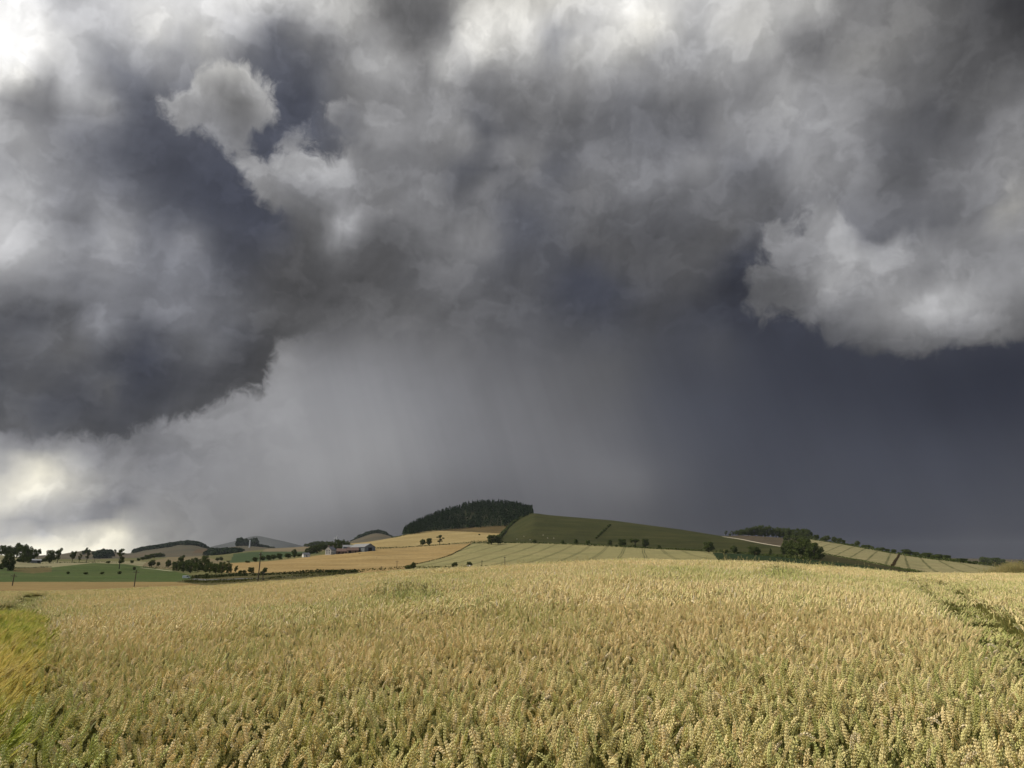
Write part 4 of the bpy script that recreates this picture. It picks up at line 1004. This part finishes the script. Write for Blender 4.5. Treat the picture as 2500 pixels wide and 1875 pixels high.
p, D = hit(609, 1337, 2500)
tw = empty('tower', p, 'slim white tower between two dark tree clumps on a far hill', 'tower')
v, q = tube([(0, 0, -3), (0, 0, 18), (0, 0, 19)], [2.3, 1.7, 1.9], 12); link_obj('shaft', mesh_np('shaft', v, q, PAINT), tw)
v, q = tube([(0, 0, 19), (0, 0, 21), (0, 0, 23)], [1.9, 1.5, .1], 12); link_obj('cap', mesh_np('cap', v, q, PAINT), tw)
az_, te_ = px_dir(821, 1318); Dt = 1500.0
wt = empty('wind_turbine', (Dt * sin(az_), Dt * cos(az_), float(z_at(float(az_), Dt))), 'small white wind turbine poking above the farm wood', 'wind turbine')
Ht = Dt * float(px_dir(821, 1313.5)[1]) - float(z_at(float(az_), Dt))
v, q = tube([(0, 0, -1), (0, 0, Ht)], [.6, .35], 8); link_obj('mast', mesh_np('mast', v, q, PAINT), wt)
v, q = tube([(0, .9, Ht + .3), (0, -1.0, Ht + .3)], [.5, .4], 8); link_obj('nacelle', mesh_np('nacelle', v, q, PAINT), wt)
for k in range(3):
    a = radians(20 + 120 * k); L = 5.0
    v, q = tube([(0, -1.1, Ht + .3), (L * .3 * sin(a), -1.1, Ht + .3 + L * .3 * cos(a)), (L * sin(a), -1.1, Ht + .3 + L * cos(a))], [.2, .3, .08], 5)
    link_obj('blade', mesh_np('blade', v, q, PAINT), wt)

# white van on the lane
p, D = hit(455, 1412.5, 300)
van = empty('van', p, 'small white van on the lane below the valley tree clump', 'van', None, radians(4))
def prism(poly, y0, y1):
    n = len(poly); v = [(x, y0, z) for x, z in poly] + [(x, y1, z) for x, z in poly]
    f = [tuple(range(n))[::-1], tuple(range(n, 2 * n))] + [(i, (i + 1) % n, n + (i + 1) % n, n + i) for i in range(n)]
    return v, f
van.scale = (.8, .8, .8)
link_obj('body', mesh_py('body', *prism([(-2.5, .35), (2.45, .35), (2.5, 1.0), (1.9, 1.15), (1.25, 2.05), (-2.4, 2.1), (-2.5, 1.9)], -.95, .95), PAINT), van)
link_obj('windscreen', mesh_py('windscreen', *prism([(1.86, 1.2), (1.30, 1.98), (1.34, 2.0), (1.93, 1.2)], -.8, .8), PANE), van)
for sgn in (-1, 1):
    link_obj('side_window', mesh_py('side_window', *prism([(.3, 1.2), (1.7, 1.2), (1.2, 1.9), (.3, 1.9)], sgn * .95 - .02, sgn * .95 + .02), PANE), van)
    for xx in (-1.6, 1.6):
        v, q = tube([(xx, sgn * .95 - .12, .36), (xx, sgn * .95 + .08, .36)], [.36, .36], 12); link_obj('wheel', mesh_np('wheel', v, q, DARK), van)

# lane
lane_m = plain_mat('lane_tarmac', (.075, .075, .078), (.055, .055, .058), .4)
def ribbon(name, path, width, mat, lift=.06, D0=200):
    pts = np.array([hit(x, y, D0)[0] for x, y in path])
    seg = np.linalg.norm(np.diff(pts[:, :2], axis=0), axis=1); L = np.concatenate([[0], np.cumsum(seg)])
    s = np.linspace(0, L[-1], max(20, int(L[-1] / 3)))
    X = np.interp(s, L, pts[:, 0]); Y = np.interp(s, L, pts[:, 1])
    tx, ty = np.gradient(X), np.gradient(Y); n = np.hypot(tx, ty); tx, ty = tx / n, ty / n
    V = []
    for k in (-.5, .5):
        x, y = X - ty * width * k, Y + tx * width * k
        V.append(np.stack([x, y, ground_z(x, y) + lift], 1))
    V = np.stack(V, 1).reshape(-1, 3); m = len(s)
    q = np.array([(2 * i, 2 * i + 1, 2 * i + 3, 2 * i + 2) for i in range(m - 1)])
    o = link_obj(name, mesh_np(name, V, q, mat)); o['kind'] = 'structure'; return o
ribbon('lane', [(468, 1414.5), (500, 1416.5), (560, 1415.5), (628, 1413.3), (720, 1408.5), (800, 1404)], 3.6, lane_m, .12)
ribbon('track', [(1764, 1310), (1820, 1319), (1876, 1329.5), (1915, 1335)], 4.0, plain_mat('stony_track', (.42, .37, .29), (.33, .29, .22), .3), .12, 500)
ribbon('field_edge', [(345, 1386.5), (385, 1390.5), (420, 1394.5)], 3.0, plain_mat('pale_margin', (.42, .38, .26), (.35, .32, .22), .3), .12, 400)

# sheep in the pasture
WOOL = plain_mat('wool', (.62, .58, .50), (.50, .46, .39), 6.0)
SKIN = plain_mat('dark_muzzle', (.10, .09, .08))
def make_sheep(me_cache={}):
    if not me_cache:
        ring = [(-.62, .62, .05), (-.55, .62, .22), (-.30, .64, .32), (.05, .62, .33), (.35, .64, .30), (.52, .70, .20), (.62, .78, .14), (.66, .80, .04)]
        v, q = tube([(x, 0, z) for x, z, r in ring], [r for x, z, r in ring], 10)
        legs = [tube([(x, y, .45), (x + .02, y, .22), (x, y, -.03)], [.085, .05, .045], 6) for x in (-.40, .34) for y in (-.14, .14)]
        me_cache['body'] = mesh_np('body', *join([(v, q)] + legs), WOOL)
        me_cache['head'] = mesh_np('head', *join([tube([(.56, 0, .86), (.70, 0, .84), (.86, 0, .74), (.92, 0, .70)], [.08, .12, .08, .03], 8)] + [tube([(.64, s * .08, .92), (.62, s * .20, .90)], [.05, .015], 5) for s in (-1, 1)]), SKIN)
    return me_cache
for k, (x, y, w) in enumerate([(1279, 1310.5, 'uppermost pale sheep, left part of the pasture above the hedge'), (1326, 1307.5, 'pale sheep grazing highest in the middle of the pasture flock'), (1337, 1314.5, 'pale sheep grazing right of centre low in the pasture'), (1352, 1315, 'pale sheep grazing at the right of the pasture flock'), (1262, 1317, 'pale sheep lowest at the left beside the pasture hedge'), (1294, 1319, 'pale sheep low in the pasture above the first dark bush')]):
    p, D = hit(x, y, 850); r = empty('sheep', p, w, 'sheep', 'sheep in the pasture', trng.uniform(0, 6.28)); r.scale = (.9,) * 3
    c = make_sheep(); link_obj('body', c['body'], r); link_obj('head', c['head'], r)
for k, (x, w) in enumerate([(1141.5, 'left pale sheep sheltering under the squat bushy tree'), (1147, 'right pale sheep sheltering under the squat bushy tree')]):
    az, te = px_dir(x, 1384.5); Dk = 424.0; az = float(az)
    r = empty('sheep', (Dk * sin(az), Dk * cos(az), float(z_at(az, Dk))), w, 'sheep', 'sheep under the bushy tree', 1.2 + k); r.scale = (1.2,) * 3
    c = make_sheep(); link_obj('body', c['body'], r); link_obj('head', c['head'], r)

# ================================================================== the wheat
def crop_mat(name, gold, green, tip, trans=0.25, shine=0.0):
    """ripeness varies ear by ear (tone) and patch by patch (green, carried by every clump)"""
    m, N, out = new_mat(name)
    at = N.new('ShaderNodeAttribute'); at.attribute_name = 'tone'
    gr = N.new('ShaderNodeAttribute'); gr.attribute_name = 'green'; gr.attribute_type = 'INSTANCER'
    pos = N.new('ShaderNodeNewGeometry').outputs['Position']
    n = N.noise(pos, 9.0, 2.0)
    g = N.math('ADD', N.math('MULTIPLY', gr.outputs['Fac'], 0.75), N.math('MULTIPLY', N.math('SUBTRACT', at.outputs['Fac'], 0.5), 0.85))
    g = N.math('ADD', g, N.math('MULTIPLY', N.math('SUBTRACT', n, 0.5), 0.35), clamp=True)
    col = N.mix(g, rgba(gold), rgba(green))
    # the odd bleached or rusty ear
    col = N.mix(N.maprange(at.outputs['Fac'], 0.06, 0.0), col, rgba(tip))
    col = N.vmath('SCALE', col, scale=N.maprange(N.noise(pos, 160.0, 2.0), 0.3, 0.7, 0.78, 1.18))
    d = N.new('ShaderNodeBsdfPrincipled'); N.link(col, d.inputs['Base Color']); d.inputs['Roughness'].default_value = 0.6
    d.inputs['Specular IOR Level'].default_value = 0.25
    t = N.new('ShaderNodeBsdfTranslucent'); N.link(col, t.inputs[0])
    mx = N.new('ShaderNodeMixShader'); mx.inputs[0].default_value = trans
    N.link(d.outputs[0], mx.inputs[1]); N.link(t.outputs[0], mx.inputs[2]); N.link(mx.outputs[0], out.inputs[0])
    return m
EAR = crop_mat('wheat_ear', (.88, .71, .375), (.51, .54, .175), (.80, .70, .50), 0.12)
STEM = crop_mat('wheat_stem', (.27, .24, .065), (.095, .13, .028), (.45, .30, .07), 0.30)
BARLEY = crop_mat('barley_whiskers', (.66, .52, .15), (.34, .40, .06), (.6, .5, .2), 0.3)
WEED = crop_mat('weed_stalks', (.50, .42, .20), (.20, .23, .07), (.45, .36, .16), 0.3)

OCT = np.array([(1, 0, 0), (-1, 0, 0), (0, 1, 0), (0, -1, 0), (0, 0, 1), (0, 0, -1)], float)
OCTF = np.array([(0, 2, 4), (2, 1, 4), (1, 3, 4), (3, 0, 4), (2, 0, 5), (1, 2, 5), (3, 1, 5), (0, 3, 5)])
class Clump:
    def __init__(self): self.V = []; self.F = []; self.M = []; self.T = []; self.n = 0
    def add(self, v, f, mat, tone):
        f = np.asarray(f)
        self.V.append(v); self.F += [tuple(r + self.n for r in q) for q in f.tolist()]
        self.M += [mat] * len(f); self.T.append(np.full(len(v), tone)); self.n += len(v)
    def mesh(self, name, mats):
        me = bpy.data.meshes.new(name)
        me.from_pydata(np.concatenate(self.V).tolist(), [], self.F)
        for m in mats: me.materials.append(m)
        me.polygons.foreach_set('material_index', np.array(self.M, np.int32))
        a = me.attributes.new('tone', 'FLOAT', 'POINT'); a.data.foreach_set('value', np.concatenate(self.T).astype(np.float32))
        return me

def bend_path(rng, x, y, h, lean, nod, n=4):
    """stalk that leans, then nods towards its ear"""
    ang = lean[0]; dx, dy = cos(ang), sin(ang)
    pts = []
    for i in range(n + 1):
        t = i / n
        r = h * lean[1] * t ** 1.7
        pts.append((x + dx * r, y + dy * r, h * t * (1 - .25 * lean[1] ** 2 * t)))
    return np.array(pts), np.array([dx, dy, 0.0])

def wheat_ear(c, rng, base, d0, side, L, tone, detail, nod):
    """ear along a curve that starts in direction d0 and droops towards side"""
    k = 14 if detail == 2 else 7
    p = np.array(base, float); d = np.array(d0, float)
    axis = []
    for i in range(k + 1):
        axis.append((p.copy(), d.copy()))
        d = d + (side * .8 + np.array([0, 0, -1.0])) * nod / k; d /= np.linalg.norm(d)
        p = p + d * L / k
    if detail == 0 or detail == 1:
        # a knobbly six sided spindle with alternating bulges
        n = 5 if detail == 0 else 8
        rings = []; K = 5 if detail == 0 else 6
        for i in range(n):
            t = i / (n - 1); q, dd = axis[int(t * k)]
            a = np.cross(dd, (.2, .9, .1)); a /= np.linalg.norm(a); b = np.cross(dd, a)
            r = L * .100 * math.sin(pi * min(1, .16 + .80 * t)) ** .6 * (1.0 + (.24 if i % 2 else -.12))
            w = np.arange(K) * 2 * pi / K + i * .5
            rings.append(q + r * (np.cos(w)[:, None] * a + np.sin(w)[:, None] * b * .85))
        v = np.concatenate(rings + [[axis[-1][0]]]); f = []
        for i in range(n - 1):
            for j in range(K):
                A, B = i * K + j, i * K + (j + 1) % K
                f += [(A, B, B + K), (A, B + K, A + K)]
        f += [((n - 1) * K + j, (n - 1) * K + (j + 1) % K, n * K) for j in range(K)]
        c.add(v, f, 0, tone); return
    ph = rng.uniform(0, 2 * pi); fat = rng.uniform(.82, 1.2)
    for i in range(k):
        ph += rng.normal(0, .12)
        q, dd = axis[i]
        a = np.cross(dd, (cos(ph), sin(ph), .12)); a /= np.linalg.norm(a); b = np.cross(dd, a)
        t = i / (k - 1); s = (0.80 + .35 * math.sin(pi * t)) * L
        sg = 1 if i % 2 else -1
        for fan, wgt in ((-1, fat * rng.uniform(.8, 1.15)), (0, fat), (1, fat * rng.uniform(.8, 1.15))):
            outd = a * sg * .62 + b * fan * .62; outd /= np.linalg.norm(outd)
            dirn = dd * .92 + outd * .42; dirn /= np.linalg.norm(dirn)
            u = np.cross(dirn, b + a * .3); u /= np.linalg.norm(u); w = np.cross(dirn, u)
            cen = q + outd * s * .058 + dd * s * .05
            v = cen + OCT[:, :1] * u * s * .034 * wgt + OCT[:, 1:2] * w * s * .034 * wgt + OCT[:, 2:] * dirn * s * .078
            c.add(v, OCTF, 0, tone + rng.uniform(-.05, .05))
    q, dd = axis[-1]
    v = q + OCT * .022 * L * np.array([1, 1, 3.0]); c.add(v, OCTF, 0, tone)

def stem_strip(c, path, r, tone):
    n = len(path); vs = []
    for p in path:
        for w in (0, 2.094, 4.189): vs.append(p + r * np.array([cos(w), sin(w), 0]))
    f = []
    for i in range(n - 1):
        for j in range(3): f.append((3 * i + j, 3 * i + (j + 1) % 3, 3 * i + 3 + (j + 1) % 3, 3 * i + 3 + j))
    c.add(np.array(vs), f, 1, tone)
def leaf_strip(c, rng, p0, L, wid, tone, up=.8):
    a = rng.uniform(0, 2 * pi); d = np.array([cos(a), sin(a), 0]); s = np.array([-sin(a), cos(a), 0])
    droop = rng.uniform(.4, 1.5); v = []
    for i in range(5):
        t = i / 4; r = L * t
        p = p0 + d * r * (.55 + .3 * t) + np.array([0, 0, r * up - droop * L * t * t * .9])
        w = wid * (1 - t) ** .6 * .5 + .0004
        v += [p - s * w, p + s * w]
    f = [(2 * i, 2 * i + 1, 2 * i + 3, 2 * i + 2) for i in range(4)]
    c.add(np.array(v), f, 1, tone)

def wheat_clump(seed, size, n, detail):
    rng = np.random.default_rng(seed); c = Clump()
    wind = .55
    for i in range(n):
        x, y = rng.uniform(-size / 2, size / 2, 2) * 1.12
        h = WHEAT_H - .06 + rng.normal(0, .048)
        L = float(np.clip(rng.normal(.107, .015), .072, .138))
        ang = rng.normal(0.15, .7) if rng.random() < wind else rng.uniform(0, 2 * pi)
        lean = (ang, abs(rng.normal(.14, .13)))
        tone = rng.uniform(0, 1)
        if detail == 0:
            path, side = bend_path(rng, x, y, h - L * .7, lean, 0, 2); path = path[-2:]
        else: path, side = bend_path(rng, x, y, h - L * .7, lean, 0, 4)
        d0 = path[-1] - path[-2]; d0 /= np.linalg.norm(d0)
        d0 = d0 + side * rng.uniform(.05, .35); d0 /= np.linalg.norm(d0)
        nod = max(0.0, rng.normal(.14, .18)) if rng.random() < .9 else rng.uniform(.7, 2.2)
        wheat_ear(c, rng, path[-1], d0, side, L * (1.12 if detail == 0 else 1), tone, detail, nod)
        stem_strip(c, path, .0017 if detail == 2 else .0024, tone)
        if detail == 2 or rng.random() < .6:
            leaf_strip(c, rng, path[-2] + (path[-1] - path[-2]) * (rng.uniform(-.9, -.2) if rng.random() < .85 else .6) if detail else path[0] - (path[1] - path[0]) * .6, rng.uniform(.10, .18), rng.uniform(.007, .012), rng.uniform(.2, 1.1))
        if detail == 2 and rng.random() < .12:
            leaf_strip(c, rng, path[-1] - (path[-1] - path[-2]) * .3, rng.uniform(.10, .17), rng.uniform(.008, .012), rng.choice([.02, .5, .9]), 1.1)
        if detail == 2 and rng.random() < .7:
            leaf_strip(c, rng, path[2], rng.uniform(.15, .25), rng.uniform(.008, .013), rng.uniform(.3, 1.1))
    return c.mesh('wheat_clump', [EAR, STEM])
def barley_clump(seed, size, n):
    rng = np.random.default_rng(seed); c = Clump()
    for i in range(n):
        x, y = rng.uniform(-size / 2, size / 2, 2) * 1.15
        h = WHEAT_H - .03 + rng.normal(0, .03)
        ang = rng.normal(0.2, .5); lean = (ang, abs(rng.normal(.15, .08))); tone = rng.uniform(0, 1)
        path, side = bend_path(rng, x, y, h, lean, 0, 4)
        stem_strip(c, path, .0014, tone)
        p = path[-1]; d = path[-1] - path[-2]; d /= np.linalg.norm(d)
        wheat_ear(c, rng, p, d, side, .085, tone, 1, rng.uniform(.3, 1.2))
        for k in range(9):
            q = d + rng.normal(0, .16, 3) + side * .5; q /= np.linalg.norm(q); s = np.cross(q, rng.normal(0, 1, 3)); s /= np.linalg.norm(s)
            b0 = p - d * rng.uniform(-.03, .05); Lw = rng.uniform(.10, .17)
            c.add(np.array([b0 - s * .0042, b0 + s * .0042, b0 + q * Lw]), [(0, 1, 2)], 0, tone)
    return c.mesh('barley_clump', [BARLEY, BARLEY])
def weed_clump(seed, n, h, spread_=.3):
    rng = np.random.default_rng(seed); c = Clump()
    for i in range(n):
        x, y = rng.normal(0, spread_, 2); hh = h * rng.uniform(.6, 1.1); tone = rng.uniform(.2, 1)
        path, side = bend_path(rng, x, y, hh, (rng.uniform(0, 6.28), abs(rng.normal(.15, .12))), 0, 4)
        stem_strip(c, path, .0022, tone)
        for k in range(3): leaf_strip(c, rng, path[rng.integers(1, 4)], rng.uniform(.2, .4), .011, tone, 1.0)
        for k in range(7):
            p = path[-1] + rng.normal(0, .03, 3) - np.array([0, 0, rng.uniform(0, .2)])
            v = p + OCT * np.array([.008, .008, .022]); c.add(v, OCTF, 1, tone - .3)
    return c.mesh('weed_clump', [WEED, WEED])

def scatter(name, protos, P, rot, tilt, scl, green, idx, label=None):
    """one stuff object: clumps set out on the points by geometry nodes"""
    lib = bpy.data.collections.new(name + '_kinds')
    for i, me in enumerate(protos):
        o = bpy.data.objects.new(f'{name}_kind', me); lib.objects.link(o)
    me = bpy.data.meshes.new(name); me.vertices.add(len(P)); me.vertices.foreach_set('co', np.asarray(P, np.float32).ravel())
    def attr(nm, typ, v, key='value'):
        a = me.attributes.new(nm, typ, 'POINT'); a.data.foreach_set(key, np.asarray(v).ravel())
    attr('spin', 'FLOAT_VECTOR', np.stack([tilt[:, 0], tilt[:, 1], rot], 1).astype(np.float32), 'vector')
    attr('size', 'FLOAT_VECTOR', scl.astype(np.float32), 'vector')
    attr('green', 'FLOAT', green.astype(np.float32)); attr('kind', 'INT', idx.astype(np.int32))
    ob = link_obj(name, me); ob['kind'] = 'stuff'
    if label: ob['label'] = label
    g = bpy.data.node_groups.new(name + '_sowing', 'GeometryNodeTree')
    g.interface.new_socket('Geometry', in_out='INPUT', socket_type='NodeSocketGeometry')
    g.interface.new_socket('Geometry', in_out='OUTPUT', socket_type='NodeSocketGeometry')
    G = Nodes(g); gi = G.new('NodeGroupInput'); go = G.new('NodeGroupOutput')
    ins = G.new('GeometryNodeInstanceOnPoints'); ci = G.new('GeometryNodeCollectionInfo')
    ci.inputs['Collection'].default_value = lib; ci.inputs['Separate Children'].default_value = True; ci.inputs['Reset Children'].default_value = True
    def na(nm, t):
        n = G.new('GeometryNodeInputNamedAttribute', data_type=t); n.inputs['Name'].default_value = nm
        return n.outputs['Attribute']
    e2r = G.new('FunctionNodeEulerToRotation'); G.link(na('spin', 'FLOAT_VECTOR'), e2r.inputs[0])
    G.link(gi.outputs[0], ins.inputs['Points']); G.link(ci.outputs[0], ins.inputs['Instance'])
    ins.inputs['Pick Instance'].default_value = True
    G.link(na('kind', 'INT'), ins.inputs['Instance Index']); G.link(e2r.outputs[0], ins.inputs['Rotation'])
    G.link(na('size', 'FLOAT_VECTOR'), ins.inputs['Scale'])
    G.link(ins.outputs[0], go.inputs[0])
    md = ob.modifiers.new('sowing', 'NODES'); md.node_group = g
    return ob

def top_hit(x, y):
    """where a direction meets the tops of the crop"""
    az, te = px_dir(x, y); az = float(az); te = float(te)
    D = np.arange(1.5, float(crest_d(az)) * 1.15, .05)
    zt = z_at(np.full(len(D), az), D) + WHEAT_H - .05
    ok = np.nonzero(zt >= D * te)[0]
    d = D[ok[0]] if len(ok) else D[np.argmax(zt / D - te)]
    return d * sin(az), d * cos(az)
def trace(txt): return np.array([top_hit(float(a), float(b)) for a, b in (t.split(',') for t in txt.split())])
def dist_line(P, X, Y):
    d = np.full(X.shape, 1e9)
    for (ax, ay), (bx, by) in zip(P[:-1], P[1:]):
        ex, ey = bx - ax, by - ay
        h = np.clip(((X - ax) * ex + (Y - ay) * ey) / (ex * ex + ey * ey + 1e-9), 0, 1)
        d = np.minimum(d, np.hypot(X - ax - h * ex, Y - ay - h * ey))
    return d
TRACKS = [trace("2186,1399 2213,1410 2241,1427 2292,1459 2337,1495 2382,1522 2428,1560 2488,1606 2560,1660"),
          trace("2290,1416 2304,1423 2352,1447 2397,1480 2430,1500 2480,1530 2560,1575"),
          trace("90,1447.5 84,1453 76,1458 62,1466 45,1476 20,1492 -30,1520"),
          trace("78,1448 72,1455 60,1463 44,1471 25,1480 -10,1496 -60,1520")]
TRACK_W = [.21, .17, .50, .50]
STRIP = trace("-260,1496 0,1496 45,1496 88,1502 96,1530 86,1570 70,1612 48,1665 28,1715 8,1770 -30,1840 -260,1850") - np.array([.14, .05])

# green or weedy patches seen on the photograph: x, y, half width, half height, strength
PATCHES = [(1010, 1450, 75, 14, .95), (1195, 1426, 70, 8, .6), (1150, 1465, 150, 18, .35), (1430, 1396, 60, 8, .5), (1910, 1400, 45, 14, 1.0), (1700, 1385, 70, 6, .4),
           (1950, 1470, 90, 14, .55), (1300, 1500, 180, 45, .5), (600, 1570, 120, 25, .4), (60, 1640, 110, 260, .6), (120, 1790, 190, 110, .8), (1250, 1830, 320, 60, .35),
           (2200, 1480, 90, 45, .35), (2380, 1640, 120, 140, .5), (2150, 1800, 260, 70, .35), (300, 1690, 150, 80, .3), (1720, 1640, 200, 60, .25)]
from mathutils import noise as mnoise
def value_noise(X, Y, s, seed):
    rng = np.random.default_rng(seed); G = rng.uniform(0, 1, (64, 64))
    x = X * s + 31.7; y = Y * s + 17.3; i = np.floor(x).astype(int); j = np.floor(y).astype(int)
    u = x - i; v = y - j; u = u * u * (3 - 2 * u); v = v * v * (3 - 2 * v)
    g = lambda a, b: G[a % 64, b % 64]
    return (g(i, j) * (1 - u) + g(i + 1, j) * u) * (1 - v) + (g(i, j + 1) * (1 - u) + g(i + 1, j + 1) * u) * v

def sow():
    rng = np.random.default_rng(77)
    layers = [('near', 2.0, 13.0, .22, 15, 2, 24), ('mid', 13.0, 34.0, .34, 36, 1, 18), ('far', 34.0, 116.0, .62, 110, 0, 12)]
    allP = []; protos = []; base = 0
    strip_pts = []
    for nm, d0, d1, step, n, det, nv in layers:
        lim = d1 * sin(radians(44)) + 2
        gx = np.arange(-lim, lim, step); gy = np.arange(0.5, d1 + 1, step)
        X, Y = np.meshgrid(gx, gy); X = X.ravel() + rng.uniform(-.25, .25, X.size) * step; Y = Y.ravel() + rng.uniform(-.25, .25, Y.size) * step
        D = np.hypot(X, Y); A = np.arctan2(X, Y)
        k = (D >= d0) & (D < d1) & (np.abs(A) < radians(41)) & (D < crest_d(A) * 1.13)
        X, Y, D, A = X[k], Y[k], D[k], A[k]
        ins = inside(STRIP, X, Y)
        near_strip = (~ins) & (dist_line(np.vstack([STRIP, STRIP[:1]]), X, Y) < step * .55 + .04) & (D < 25)
        strip_pts.append(np.stack([X[ins], Y[ins]], 1))
        td = np.full(X.shape, 1e9)
        for T, w in zip(TRACKS, TRACK_W): td = np.minimum(td, (dist_line(T, X, Y) - (.05, .13, .30)[2 - det]) / w)
        rut = (~ins) & (td <= 1.0) & (rng.uniform(0, 1, td.shape) < .50)
        k = (((~ins) & (td > (1.0 if det else .9))) | rut) & ~near_strip
        X, Y, D, A, td, rut = X[k], Y[k], D[k], A[k], td[k], rut[k]
        Z = ground_z(X, Y)
        undul = (value_noise(X, Y, .55, 1) - .5) * .17 + (value_noise(X, Y, .16, 2) - .5) * .16 + (value_noise(X, Y, 1.7, 6) - .5) * .10
        px, py = dir_px(A, (Z + WHEAT_H) / D)
        green = .30 + .75 * (value_noise(X, Y, .22, 3) - .5) + .5 * (value_noise(X, Y, .9, 4) - .5) + .35 * (value_noise(X, Y, .07, 8) - .5)
        for cx, cy, rx, ry, s in PATCHES:
            f = np.clip(1.25 - np.hypot((px - cx) / rx, (py - cy) / ry) * .9, 0, 1)
            green = np.maximum(green, green * (1 - f) + f * s); undul = undul + .07 * f * (s > .9)
        edge = np.clip(1.9 - td, 0, 1)
        green = np.maximum(green, edge * .75)
        green += np.clip((10 - D) / 10, 0, 1) * .48
        sc = np.where(rut, rng.uniform(.35, .58, td.shape), 1 + undul - .10 * edge)
        green = np.where(rut, .95, green)
        N_ = len(X)
        allP.append((np.stack([X, Y, Z], 1), rng.uniform(-1.1, 1.1, N_), rng.normal(0, .065, (N_, 2)), np.stack([np.ones(N_), np.ones(N_), sc], 1), np.clip(green, 0, 1), rng.integers(0, nv, N_) + base))
        protos += [wheat_clump(1000 * det + i, step, n, det) for i in range(nv)]; base += nv
        print('wheat', nm, N_)
    cat = [np.concatenate([a[i] for a in allP]) for i in range(6)]
    scatter('wheat', protos, *cat, 'ripening wheat filling the foreground field')
    # strip of barley at the left edge
    S = np.concatenate(strip_pts); S = S[np.hypot(S[:, 0], S[:, 1]) < 30]
    S = np.concatenate([S + rng.uniform(-.09, .09, S.shape) for _ in range(3)])
    D = np.hypot(S[:, 0], S[:, 1]); Z = ground_z(S[:, 0], S[:, 1])
    px, py = dir_px(np.arctan2(S[:, 0], S[:, 1]), (Z + WHEAT_H) / D)
    green = np.clip(1.0 - (py - 1505) / 150, 0.05, 1) * .9 + .45 * (value_noise(S[:, 0], S[:, 1], .8, 9) - .5)
    green = np.maximum(green, np.clip((py - 1690) / 60, 0, .8)) + .35 * (value_noise(S[:, 0], S[:, 1], 2.0, 12) - .5)
    n = len(S)
    scatter('barley', [barley_clump(i, .3, 14) for i in range(8)], np.stack([S[:, 0], S[:, 1], Z], 1), rng.uniform(-.4, .4, n), rng.normal(0, .04, (n, 2)),
            np.stack([np.ones(n), np.ones(n), .90 + .05 * rng.normal(0, 1, n)], 1), np.clip(green, 0, 1), rng.integers(0, 8, n), 'soft golden green strip of barley along the left edge')
    # taller weeds and wild oats in and along the crop
    W = []
    for cx, cy, rx, ry, s in PATCHES:
        if s < .9: continue
        for i in range(50):
            x, y = cx + rng.normal(0, rx * .5), cy + rng.normal(0, ry * .5); W.append((*top_hit(x, y), .92, .8))
    for i in range(150):
        x = rng.choice([rng.uniform(1700, 2150), rng.uniform(900, 1500), rng.uniform(350, 800)], p=[.55, .35, .10]); az = float(px_dir(x, 1380)[0]); d = float(crest_d(az)) * rng.uniform(.80, 1.05)
        W.append((d * sin(az), d * cos(az), rng.uniform(.88, 1.10), .25))
    for t in ((1771, 1.45), (1776, 1.3), (1842, 1.3), (1957, 1.25), (1992, 1.2)):
        az = float(px_dir(t[0], 1372)[0]); d = float(crest_d(az)) * .98; W.append((d * sin(az), d * cos(az), t[1], .2))
    for i in range(45):
        x, y = top_hit(rng.uniform(100, 2480), rng.uniform(1420, 1700)); W.append((x, y, rng.uniform(.82, .98), rng.uniform(.1, .7)))
    W = np.array(W); n = len(W)
    scatter('weeds', [weed_clump(i, 5, 1.0, .18) for i in range(6)], np.stack([W[:, 0], W[:, 1], ground_z(W[:, 0], W[:, 1])], 1), rng.uniform(0, 6.28, n), rng.normal(0, .05, (n, 2)),
            np.stack([np.ones(n), np.ones(n), W[:, 2]], 1), W[:, 3], rng.integers(0, 6, n), 'wild oats and weeds standing above the wheat')
    T = []
    for i in range(420):
        x = 2500 - abs(rng.normal(0, 42)) if rng.random() < .75 else rng.uniform(2500, 2720)
        az = float(px_dir(x, 1395)[0]); d = float(crest_d(az)) * rng.uniform(1.02, 1.16)
        hh = np.clip(.95 + .75 * np.clip((x - 2385) / 90, 0, 1) * rng.uniform(.75, 1.1), .9, 2.0)
        T.append((d * sin(az), d * cos(az), hh, rng.uniform(.1, .8)))
    T = np.array(T); n = len(T)
    scatter('tall_grass', [weed_clump(40 + i, 16, 1.0, .25) for i in range(5)], np.stack([T[:, 0], T[:, 1], ground_z(T[:, 0], T[:, 1])], 1), rng.uniform(0, 6.28, n), rng.normal(0, .06, (n, 2)),
            np.stack([np.full(n, 1.3), np.full(n, 1.3), T[:, 2]], 1), T[:, 3], rng.integers(0, 5, n), 'tall rough grass standing at the right edge of the wheat')
sow()

# ================================================================== haze
def build_haze():
    m, N, out = new_mat('haze_air')
    v = N.new('ShaderNodeVolumePrincipled')
    v.inputs['Color'].default_value = (0.38, 0.41, 0.46, 1)
    v.inputs['Density'].default_value = 4.5e-5
    v.inputs['Anisotropy'].default_value = 0.0
    N.link(v.outputs[0], out.inputs['Volume'])
    zmin = float(ZG.min()) - 1.0; zmax = 300.0
    x0, x1, y0, y1 = -7500.0, 7500.0, -400.0, 9500.0
    zmin = -260.0
    vs = [(x, y, z) for x in (x0, x1) for y in (y0, y1) for z in (zmin, zmax)]
    fs = [(0, 1, 3, 2), (4, 6, 7, 5), (0, 4, 5, 1), (2, 3, 7, 6), (0, 2, 6, 4), (1, 5, 7, 3)]
    o = link_obj('haze', mesh_np('haze', vs, fs, m, False)); o['kind'] = 'stuff'
    return o
build_haze()
